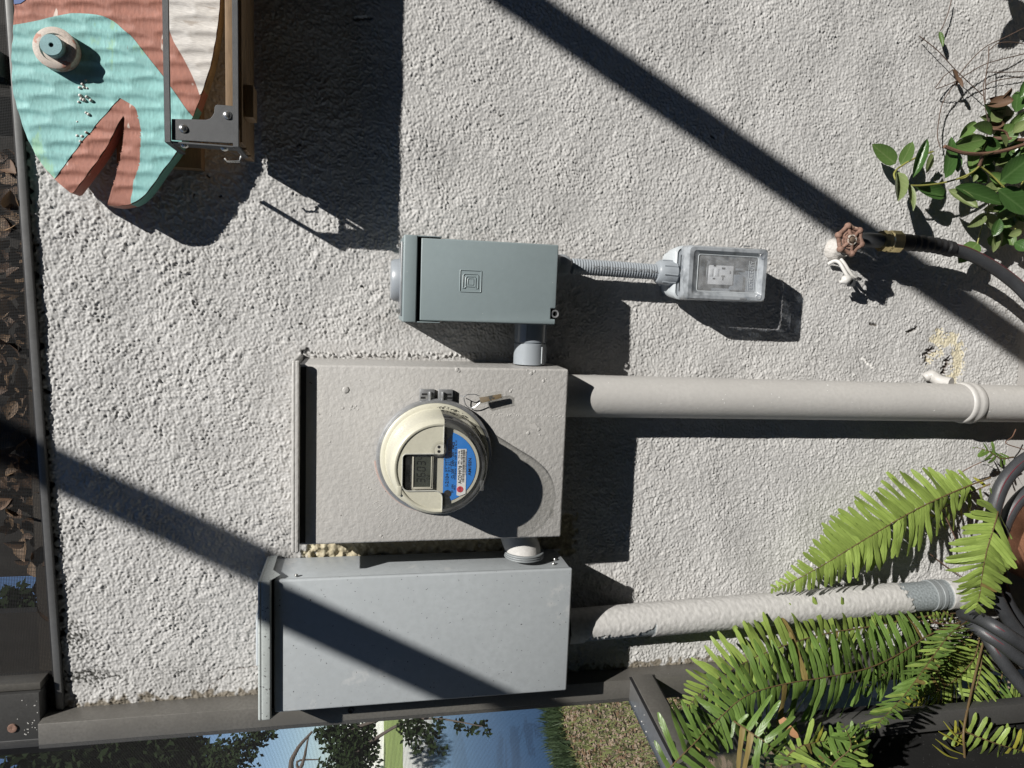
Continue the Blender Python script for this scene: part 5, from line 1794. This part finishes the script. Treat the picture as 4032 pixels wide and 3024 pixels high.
    frond(f3, pp([(3800, 2880, .165), (3770, 2890, .17), (3740, 2880, .17)]), .018, .03, lambda q: .8, 'fern', (.1, -1, .3), .3, .02, seed=61, mixm=('fern_yellow', .3))
    MB().tube(smoothpath(pp([(3868, 2540, .08), (3830, 2700, .12), (3795, 2870, .165), (3797, 2960, .17), (3800, 3060, .17)]), 5), .0022, 7).build('frond_stalk', M['rachis'], f3)
    for pts in ([(3800, 2925, .17), (3760, 2895, .172), (3715, 2840, .172)], [(3795, 2935, .17), (3740, 2905, .172), (3695, 2880, .172)], [(3793, 2970, .17), (3740, 2950, .172), (3684, 2910, .172)], [(3793, 2992, .17), (3730, 2975, .172), (3672, 2932, .172)]):
        MB().tube(smoothpath(pp(pts), 5), [.0010] * 5 + [.0016, .0019, .0018, .0014, .0009, .0005][:6], 6).build('bare_leaf_rib', M['fern_yellow'], f3)


ferns()


# ------------------------------------------------------------------ climbing vine, right top of the picture
VZ = .60296


def zv(x, y): return 3300 + x * VZ, y * VZ


def vine():
    t = thing('climbing_vine', P(4032, 560, .03), 'green climbing vine with glossy pointed leaves sprawling across the wall', 'vine')
    base = {}
    for k in ('vine_dark', 'vine_mid', 'vine_pale', 'deadleaf'):
        base[k] = [leaf_mesh('vine_leaf', 1, 1, .18 + .22 * i, -.18 + .16 * i, M[k], .012, 8, .85, i) for i in range(4)]
    r = random.Random(3)
    def leaf(bx, by, tx, ty, w, k, d0, d1, tilt=(0, 0), v=None, raw=False):
        a = P(*zv(bx, by), d0) if not raw else P(bx, by, d0)
        b = P(*zv(tx, ty), d1) if not raw else P(tx, ty, d1)
        L = (b - a).length
        W = w * VZ * .40 / 1000
        n = V((tilt[0], -1, .25 + tilt[1]))
        o = bpy.data.objects.new('vine_leaf', base[k][r.randrange(4) if v is None else v])
        COL.objects.link(o); o.parent = t; o.matrix_parent_inverse = WORLD[t.name].inverted()
        o.matrix_basis = axes(a, b - a, n, L, W * 1.38, L * .8)
    D, Md, Pl, X = 'vine_dark', 'vine_mid', 'vine_pale', 'deadleaf'
    for L in ((375, 1070, 212, 942, 120, Md, .035, .025), (408, 1078, 497, 918, 95, Md, .04, .045), (488, 1162, 564, 936, 75, D, .06, .05), (378, 1118, 340, 1345, 108, Pl, .045, .07),
              (498, 1215, 642, 1285, 120, D, .04, .02), (455, 1200, 492, 1378, 58, Pl, .06, .075), (610, 1000, 585, 1134, 52, Pl, .03, .02), (700, 1165, 775, 878, 118, D, .07, .06),
              (745, 955, 957, 905, 118, Md, .05, .06), (790, 905, 872, 818, 80, Md, .04, .03), (718, 1238, 892, 1365, 85, Pl, .05, .07), (758, 1222, 1094, 1335, 120, D, .07, .08),
              (760, 1222, 930, 1310, 100, Md, .066, .06), (965, 1400, 818, 1484, 80, Pl, .06, .05), (1028, 1432, 1165, 1380, 80, Pl, .05, .06), (1058, 1185, 1245, 1030, 190, D, .09, .10),
              (1042, 1240, 1250, 1395, 175, D, .08, .09), (1010, 1470, 1080, 1640, 95, Md, .06, .04), (958, 1218, 1108, 1228, 72, Pl, .05, .05), (1000, 790, 1085, 708, 110, Pl, .06, .05),
              (1112, 1540, 1190, 1508, 60, Pl, .06, .06), (1150, 1585, 1235, 1630, 100, D, .07, .08), (1100, 860, 1210, 735, 90, Md, .05, .06), (890, 1000, 1060, 1045, 100, Md, .04, .04),
              (800, 960, 930, 1010, 90, D, .03, .02), (760, 990, 770, 1130, 70, D, .03, .03), (900, 1060, 1010, 1120, 90, D, .03, .03), (1010, 1010, 1120, 1080, 110, Md, .05, .05),
              (930, 930, 1050, 980, 90, D, .03, .04), (1120, 950, 1220, 1000, 110, Md, .05, .06), (1150, 1080, 1240, 1180, 130, D, .04, .05), (1060, 880, 1085, 960, 60, Pl, .07, .06),
              (1140, 870, 1230, 810, 80, Pl, .07, .07), (1190, 640, 1230, 520, 70, D, .05, .05), (1080, 1290, 1200, 1330, 110, Md, .04, .04), (850, 1110, 960, 1190, 90, D, .03, .03),
              (1040, 1520, 1012, 1650, 60, Pl, .05, .04), (1180, 1300, 1260, 1480, 120, D, .05, .05), (1130, 1420, 1230, 1530, 90, Md, .06, .05), (660, 205, 682, 310, 34, Md, .012, .014), (735, 1040, 690, 1100, 26, Pl, .05, .05),
              (980, 1130, 1080, 1190, 80, Md, .05, .05), (905, 1140, 880, 1190, 34, Pl, .06, .06)):
        leaf(*L[:6], *L[6:8], tilt=(r.uniform(-.35, .35), r.uniform(-.3, .4)))
    for L in ((975, 690, 1125, 668, 90, X, .06, .07), (985, 640, 1062, 655, 70, X, .06, .05), (1050, 660, 1118, 560, 50, X, .06, .08), (965, 830, 1065, 812, 60, X, .05, .05), (770, 500, 800, 575, 34, X, .03, .03), (775, 515, 758, 560, 22, X, .03, .02),
              (745, 450, 758, 550, 26, X, .02, .012)):
        leaf(*L[:6], *L[6:8], tilt=(r.uniform(-.6, .6), r.uniform(-.6, .6)), v=3)
    for i in range(34):
        bx, by = r.uniform(880, 1230), r.uniform(700, 1640)
        if bx + (by - 700) * .1 < 980 and by > 1300: continue
        an = r.uniform(0, 6.28); ln = r.uniform(90, 190)
        leaf(bx, by, bx + ln * math.cos(an), by + ln * math.sin(an), ln * r.uniform(.6, .85), r.choice((D, D, Md, Md, Pl)), r.uniform(.015, .06), r.uniform(.02, .07), tilt=(r.uniform(-.5, .5), r.uniform(-.4, .5)))
    def stem(pts, rad, k, nm='stem'):
        q = [P(*zv(p[0], p[1]), p[2]) for p in pts]
        MB().tube(smoothpath(q, 5), rad, 7).build(nm, M[k], t)
    stem([(620, 990, .04), (530, 1020, .045), (450, 1060, .045), (412, 1085, .045), (385, 1105, .05), (365, 1145, .055), (400, 1195, .06), (500, 1212, .06), (650, 1200, .06), (780, 1168, .06), (870, 1128, .06), (925, 1082, .06)], .0017, 'vine_stem')
    stem([(925, 1080, .06), (1010, 1150, .06), (1060, 1200, .065), (1112, 1252, .065)], .0016, 'vine_stem')
    stem([(925, 1085, .055), (990, 1130, .055), (1050, 1190, .06)], .0013, 'vine_stem')
    stem([(780, 1172, .05), (850, 1150, .055), (925, 1085, .06)], .0012, 'vine_stem')
    stem([(695, 955, .075), (750, 978, .075), (830, 1000, .075), (950, 1004, .07), (1090, 982, .07), (1230, 940, .07)], .0035, 'vine_wood', 'woody_stem')
    stem([(950, 1004, .07), (935, 1040, .065), (922, 1082, .06)], .0032, 'vine_wood', 'woody_stem')
    stem([(1000, 905, .05), (1080, 905, .06), (1160, 912, .065), (1230, 915, .07)], .0036, 'vine_wood', 'woody_stem')
    stem([(960, 860, .05), (1020, 845, .06), (1090, 860, .06), (1110, 900, .06)], .0022, 'vine_wood', 'woody_stem')
    for pts in ([(668, 968, .04), (650, 900, .03), (652, 830, .02), (680, 680, .02), (760, 545, .025), (820, 450, .03), (950, 315, .04), (1090, 245, .04), (1240, 170, .04)],
                [(640, 580, .02), (700, 560, .025), (770, 530, .03), (850, 480, .03), (980, 412, .035), (1240, 345, .04)],
                [(635, 575, .02), (690, 500, .02), (750, 455, .02)],
                [(530, 235, .012), (650, 330, .02), (760, 450, .02), (860, 545, .02), (950, 628, .02)],
                [(985, 300, .04), (980, 400, .045), (965, 500, .05), (960, 690, .05), (975, 780, .05), (970, 905, .045)],
                [(975, 470, .045), (950, 560, .045), (955, 660, .05), (985, 760, .05), (972, 900, .05)],
                [(985, 330, .04), (1040, 285, .045), (1130, 275, .05), (1240, 292, .05)],
                [(965, 470, .04), (1080, 472, .045), (1240, 466, .05)], [(960, 560, .045), (1040, 525, .05), (1240, 492, .05)],
                [(740, 0, .01), (720, 80, .012), (690, 160, .012), (668, 200, .013)],
                [(970, 1400, .06), (940, 1480, .05), (912, 1580, .045), (905, 1640, .045)], [(1165, 1380, .06), (1175, 1290, .06), (1200, 1200, .06), (1230, 1150, .06)],
                [(1165, 1380, .06), (1158, 1480, .06), (1160, 1540, .06)], [(975, 1395, .06), (985, 1320, .055), (1000, 1250, .055)]):
        stem(pts, .0009 if pts[0][1] < 1000 else .0012, 'vine_thin' if pts[0][1] < 1000 else 'vine_stem', 'tendril')
    # leaves just beyond the frame edge that throw the shade in the corner
    for i in range(16):
        px, py = r.uniform(3900, 4200), r.uniform(-330, -130)
        leaf(px, py, px + r.uniform(-130, 130), py + r.uniform(-120, 120), r.uniform(120, 260), r.choice((D, Md)), .09, .11, raw=True)
    for i in range(10):
        px, py = r.uniform(4080, 4300), r.uniform(150, 900)
        leaf(px, py, px + r.uniform(-110, 110), py + r.uniform(-100, 100), r.uniform(120, 220), r.choice((D, Md)), .07, .09, raw=True)


vine()


# ------------------------------------------------------------------ hose and its copper hanger
def hose():
    t = thing('garden_hose', P(3538, 952, .065), 'charcoal garden hose leaving the tap by a brass coupling, coiled on the hanger', 'hose')
    a, b = P(3466, 949, .062), P(3540, 953, .064)
    d = (b - a).normalized()
    MB().tube([a, a.lerp(b, .02), a.lerp(b, .2), a.lerp(b, .24), a.lerp(b, .42), a.lerp(b, .46), a.lerp(b, .96), b], [.012, .0195, .0205, .0185, .0185, .0208, .0208, .0195], 10).build('brass_coupling', M['brass'], t, smooth=25)
    path = smoothpath(pp([(3538, 953, .064), (3600, 957, .065), (3680, 966, .066), (3748, 982, .067)]), 12)
    n = len(path)
    rr = []
    for i in range(n):
        f = i / (n - 1)
        base = .0158 - .001 * f
        rr.append(base - (.0022 if (f > .22 and f < .88 and i % 4 in (2, 3)) else 0))
    MB().tube(path, rr, 22).build('strain_relief', M['rubber'], t, smooth=35)
    hp = [(3735, 978, .067), (3800, 996, .068), (3880, 1035, .070), (3960, 1088, .074), (4040, 1160, .08), (4150, 1300, .09), (4260, 1500, .10), (4330, 1640, .11)]
    H = smoothpath(pp(hp), 8)
    MB().tube(H, .0114, 18).build('hose_tube', M['hose'], t)
    # thin dull red stripe
    st = []
    for i, p in enumerate(H):
        q = (H[min(i + 1, len(H) - 1)] - H[max(i - 1, 0)]).normalized()
        s = V((0, -1, 0)).cross(q).normalized()
        if s.x < 0: s = -s
        st.append(p + (V((0, -1, 0)) * .55 + s * .80).normalized() * .0111)
    MB().tube(st, .0014, 5).build('hose_stripe', M['hosered'], t)
    loops = [[(4330, 1640, .12), (4180, 1740, .13), (4040, 1808, .135), (3955, 1895, .14), (3912, 2010, .14), (3892, 2150, .135), (3905, 2290, .13), (3960, 2420, .13), (4060, 2540, .13), (4200, 2640, .13), (4400, 2660, .13)],
             [(4400, 1800, .10), (4200, 1850, .105), (4050, 1935, .11), (3975, 2020, .11), (3935, 2140, .105), (3935, 2270, .10), (3975, 2390, .10), (4060, 2480, .10), (4200, 2560, .10), (4400, 2600, .1)],
             [(3790, 2415, .05), (3850, 2432, .11), (3930, 2475, .155), (4040, 2545, .165), (4180, 2620, .165), (4350, 2640, .16)],
             [(3800, 2440, .05), (3855, 2478, .10), (3940, 2535, .13), (4040, 2610, .14), (4180, 2690, .14), (4350, 2700, .14)],
             [(3870, 2480, .06), (3925, 2570, .09), (3990, 2660, .10), (4070, 2750, .11), (4180, 2830, .11), (4300, 2860, .11)]]
    for L in loops:
        q = smoothpath(pp(L), 7)
        MB().tube(q, .0130, 16).build('hose_tube', M['hose'], t)
        st = [p + (V((0, -1, 0)) * .75 + V((.4, 0, .5))).normalized() * .0125 for p in q]
        MB().tube(st, .0012, 5).build('hose_stripe', M['hosered'], t)
    # hanger: a copper drum on the wall with a broad rolled front rim; more hose inside
    c = P(4285, 2175, .12)
    h = thing('hose_hanger', (c.x, 0, c.z), 'round aged copper hose hanger with a rolled rim at the picture edge', 'hose hanger')
    MB().lathe([(.100, 0), (.100, .11), (.118, .130)], (c.x, 0, c.z), 'Y', 60).build('drum', M['copper'], h)
    MB().lathe([(.118, .130), (.150, .132), (.1635, .137), (.1650, .143), (.1625, .149), (.154, .150), (.1215, .146), (.1165, .138), (.112, .120)], (c.x, 0, c.z), 'Y', 72).build('rolled_rim', M['copper'], h)
    lp = []
    for i in range(49):
        a = 2 * math.pi * i / 48
        lp.append(V((c.x + .097 * math.cos(a), -.128, c.z + .097 * math.sin(a))))
    MB().tube(lp, .0135, 14, False).build('hose_tube', M['hose'], t)


hose()


# ------------------------------------------------------------------ the garden seen through the side screen
def garden():
    # pond basin: water lies a little below the lawn; rays of the photograph give its near and far shore
    def hit(px, py, z):
        a = FAR(px, py, 1.0); c = V((0, -DIST, CAMZ))
        d = a - c
        return c + d * ((z - c.z) / d.z)
    zw = .010
    near = [hit(2170, 2780, zw), hit(2185, 2900, zw), hit(2230, 3024, zw), hit(2260, 3150, zw), hit(2300, 3600, zw)]
    far = [hit(1585, 2650, zw), hit(1585, 2800, zw), hit(1585, 3024, zw), hit(1585, 3300, zw), hit(1585, 3900, zw)]
    poly = near + far[::-1]
    tag(MB().add([tuple(p) for p in poly], [tuple(range(len(poly)))]).build('pond_water', M['water'], smooth=0), kind='structure')
    # far bank: mown grass strip rising a little
    b0 = [hit(1586, py, zw + .003) for py in (2600, 2800, 3024, 3300, 3900)]
    b1 = []
    for p in b0:
        dr = V((p.x, p.y + DIST, 0)).normalized()
        b1.append(p + dr * 9 + V((0, 0, .25)))
    b2 = [p + (V((p.x, p.y + DIST, 0)).normalized()) * 60 for p in b1]
    m = MB()
    m.add([tuple(p) for p in b0 + b1 + b2], [(i, i + 1, i + 6, i + 5) for i in range(4)] + [(i, i + 1, i + 6, i + 5) for i in range(5, 9)])
    tag(m.build('far_bank', M['bank'], smooth=0), kind='structure')
    # near shore growth
    r = random.Random(8)
    vs, fs = [], []
    for i in range(1500):
        k = r.random() * (len(near) - 1)
        j = int(k)
        p = near[j].lerp(near[min(j + 1, len(near) - 1)], k - j)
        c = V((0, -DIST, 0)); dv = V((p.x - c.x, p.y - c.y, 0)).normalized()
        p = p - dv * r.uniform(-.02, .35)
        h = r.uniform(.05, .16); w = r.uniform(.006, .014); a = r.uniform(0, 6.28)
        dx, dy = w * math.cos(a), w * math.sin(a)
        o = len(vs)
        vs += [(p.x - dx, p.y - dy, 0), (p.x + dx, p.y + dy, 0), (p.x + r.uniform(-.06, .06), p.y + r.uniform(-.06, .06), h)]
        fs.append((o, o + 1, o + 2))
    tag(MB().add(vs, fs).build('shore_grass', M['reed'], smooth=0), kind='stuff', label='dark grass fringe along the near edge of the pond')
    # fallen leaves and grass tufts on the lawn
    vs, fs, mi = [], [], []
    for i in range(5200):
        p = hit(r.uniform(2180, 2800), r.uniform(2690, 3130), 0)
        L = r.uniform(.02, .06)
        a = r.uniform(0, 6.28); o = len(vs)
        up = r.random() < .45
        if up:
            dx, dy = .006 * math.cos(a), .006 * math.sin(a)
            vs += [(p.x - dx, p.y - dy, .001), (p.x + dx, p.y + dy, .001), (p.x + r.uniform(-.04, .04), p.y + r.uniform(-.04, .04), r.uniform(.03, .07))]
            fs.append((o, o + 1, o + 2)); mi.append(0)
        else:
            c, s = math.cos(a), math.sin(a)
            vs += [(p.x, p.y, .006), (p.x + L * c * .5 - L * s * .3, p.y + L * s * .5 + L * c * .3, .012), (p.x + L * c, p.y + L * s, .008), (p.x + L * c * .5 + L * s * .3, p.y + L * s * .5 - L * c * .3, .016)]
            fs.append((o, o + 1, o + 2, o + 3)); mi.append(1 if r.random() < .6 else 2)
    mb = MB(); mb.v, mb.f, mb.m = vs, fs, mi
    tag(mb.build('leaf_litter', [M['tuft'], mat('bleached_leaf', (.30, .23, .165), .8, var=.3), M['deadleaf2']], smooth=0, weld=False), kind='stuff', label='dry leaves and grass tufts scattered over the lawn by the pond')
    # low white garden wall on the far side of the water
    q = hit(1515, 2860, .25)
    c = V((q.x, q.y, 0)); dv = V((c.x, c.y + DIST, 0)).normalized(); sd = V((-dv.y, dv.x, 0))
    D_ = (c - V((0, -DIST, 0))).length
    top = 2.1
    hs = thing('white_garden_wall', tuple(c + V((0, 0, .25))), 'low bright white garden wall on the far bank of the pond', 'wall')
    def quad_box(name, s0, s1, z0, z1, d0, d1, m, par):
        vs = [c + sd * s + dv * d + V((0, 0, z)) for s in (s0, s1) for d in (d0, d1) for z in (z0, z1)]
        return MB().add([tuple(v) for v in vs], [(0, 1, 3, 2), (4, 6, 7, 5), (0, 4, 5, 1), (2, 3, 7, 6), (0, 2, 6, 4), (1, 5, 7, 3)]).build(name, m, par, smooth=0)
    W = D_ * .3
    quad_box('wall_body', -W, W, .1, top - .06, 1, 1.25, M['housewall'], hs)
    quad_box('coping', -W, W, top - .058, top, .96, 1.29, M['housewall'], hs)

    # trees: leaf clumps along limbs
    def tree(name, label, root, limbs, clumps, m, size, seed, count):
        t = thing(name, tuple(root), label, 'tree')
        r = random.Random(seed)
        for i, (pts, r0) in enumerate(limbs):
            q = smoothpath(pts, 5)
            MB().tube(q, [r0 * (1 - .75 * k / (len(q) - 1)) for k in range(len(q))], 8).build('trunk' if i == 0 else 'branch', M['bark'], t)
        vs, fs = [], []
        for (cc, rad, n) in clumps:
            for _ in range(n):
                d = V((r.gauss(0, 1), r.gauss(0, 1), r.gauss(0, 1))).normalized() * rad * r.random() ** .45
                p = cc + d
                a = V((r.gauss(0, 1), r.gauss(0, 1), r.gauss(0, 1) - .6)).normalized() * size * r.uniform(.7, 1.3)
                b = a.orthogonal().normalized() * size * .28
                o = len(vs)
                vs += [tuple(p), tuple(p + a * .5 + b), tuple(p + a), tuple(p + a * .5 - b)]
                fs.append((o, o + 1, o + 2, o + 3))
        if vs:
            tag(MB().add(vs, fs).build('crown', m, t, smooth=0, weld=False), kind='stuff')
        return t
    R_ = 6.5
    root = FAR(1650, 4300, 7.5); root.z = 0
    fork = FAR(1350, 3900, 7.0)
    limbs = [([root, root.lerp(fork, .5) + V((.1, 0, .3)), fork], .16),
             ([fork, FAR(1240, 3400, 6.6), FAR(1150, 3060, R_), FAR(1165, 2960, R_), FAR(1230, 2880, R_)], .035),
             ([FAR(1150, 3060, R_), FAR(1190, 3010, R_), FAR(1215, 2900, R_)], .022),
             ([FAR(1200, 3070, R_), FAR(1170, 3000, R_), FAR(1260, 2990, R_)], .014),
             ([fork, FAR(1150, 3300, 6.8), FAR(950, 3060, 6.8), FAR(900, 2960, 6.8)], .04),
             ([fork, FAR(1480, 3400, 6.4), FAR(1420, 3080, 6.4), FAR(1360, 2900, 6.3), FAR(1500, 2830, 6.2)], .035),
             ([FAR(1400, 2960, 6.3), FAR(1580, 2850, 6.2), FAR(1720, 2830, 6.1), FAR(1900, 2860, 6.0)], .015)]
    cl = []
    def C(px, py, rad, n, dist=R_): cl.append((FAR(px, py, dist), rad, n))
    C(880, 2985, .16, 330); C(960, 2950, .13, 220); C(1010, 2900, .09, 120); C(900, 3060, .22, 380); C(1062, 2885, .05, 40)
    for px, py, rad, n in ((1285, 2880, .10, 150), (1330, 2920, .12, 220), (1360, 2870, .10, 160), (1410, 2900, .11, 170), (1380, 2960, .12, 200), (1450, 2930, .09, 130), (1360, 3020, .15, 260), (1450, 2870, .07, 80), (1465, 2990, .06, 60), (1270, 3050, .10, 120)):
        C(px, py, rad, n, 6.3)
    for px, py, rad, n in ((1600, 2850, .09, 130), (1650, 2870, .08, 90), (1690, 2900, .07, 70), (1620, 2900, .06, 60), (1720, 2860, .06, 45), (1700, 2950, .04, 26), (1640, 2945, .04, 26), (1740, 2955, .04, 18), (1800, 2850, .05, 30), (1860, 2870, .05, 26), (1900, 2850, .03, 16), (1915, 2880, .03, 14)):
        C(px, py, rad, n, 6.1)
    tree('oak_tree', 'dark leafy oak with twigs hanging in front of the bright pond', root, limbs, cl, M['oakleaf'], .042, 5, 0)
    # dark foliage added beyond the upper left, mostly in place of an eave
    rb = FAR(420, 3500, 9.0); rb.z = 0
    cl2 = []
    for px, py, rad, n in ((40, 2370, .16, 150), (95, 2400, .14, 120), (70, 2470, .12, 90), (20, 2560, .2, 200), (120, 2540, .14, 130), (60, 2600, .2, 200), (300, 3010, .5, 900), (520, 3040, .45, 800), (650, 2985, .28, 500), (760, 3040, .3, 500), (420, 2940, .35, 600), (150, 3000, .45, 700), (560, 2960, .25, 350)):
        cl2.append((FAR(px, py, 9.0), rad, n))
    tree('dark_foliage', 'dense dark foliage added behind the screen in place of a dark eave', rb, [([rb, FAR(500, 3200, 9.0)], .18)], cl2, M['farleaf'], .11, 6, 0)
    # far trees on the opposite bank behind the house
    for i, (px, h) in enumerate(((2600, 2.8), (3190, 3.2))):
        q = hit(1540, px, .25); dvv = V((q.x, q.y + DIST, 0)).normalized()
        q = q + dvv * (4 + 1.5 * (i % 2)); q.z = .25
        cl3 = [(q + V((rng.uniform(-2, 2), rng.uniform(-2, 2), h * rng.uniform(.3, .9) * .6)), h * .28, 420) for _ in range(5)]
        lab = ('round dark tree behind the left end of the white garden wall', 'broad dark tree behind the right end of the white garden wall')[i]
        tree('bank_tree', lab, q, [([q, q + V((0, 0, h * .3))], .2)], cl3, M['farleaf'], .22, 30 + i, 0)['group'] = 'trees on the far bank'

    # foliage added out of view, behind and beside the viewer, to block sky light
    hd = thing('sky_block_hedge', (1.0, -3.9, 0), 'tall dark clipped foliage added unseen behind the viewer to block sky light', 'sky_block_hedge')
    MB().box(-3.2, 9, -3.4, -4.4, 0, 4.8).build('inner_mass', M['farleaf'], hd, smooth=0)
    MB().box(3.3, 4.3, -.25, -3.36, 0, 3.4).build('side_mass', M['farleaf'], hd, smooth=0)
    r = random.Random(77)
    vs, fs = [], []
    for _ in range(26000):
        f = r.random()
        x = r.uniform(-3.3, 9.1)
        if f < .6: p = V((x, -3.4 + r.uniform(-.05, .12), r.uniform(0, 4.85)))
        elif f < .9: p = V((x, r.uniform(-4.45, -3.35), 4.8 + r.uniform(-.05, .12)))
        else: p = V((r.choice((-3.25, 9.05)) + r.uniform(-.1, .1), r.uniform(-4.45, -3.35), r.uniform(0, 4.25)))
        a = V((r.gauss(0, 1), r.gauss(0, 1), r.gauss(0, 1))).normalized() * r.uniform(.05, .09)
        b = a.orthogonal().normalized() * .022
        o = len(vs)
        vs += [tuple(p), tuple(p + a * .5 + b), tuple(p + a), tuple(p + a * .5 - b)]
        fs.append((o, o + 1, o + 2, o + 3))
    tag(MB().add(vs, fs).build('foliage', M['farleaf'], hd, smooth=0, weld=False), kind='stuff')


garden()
print('leaflets', NLEAF[0])
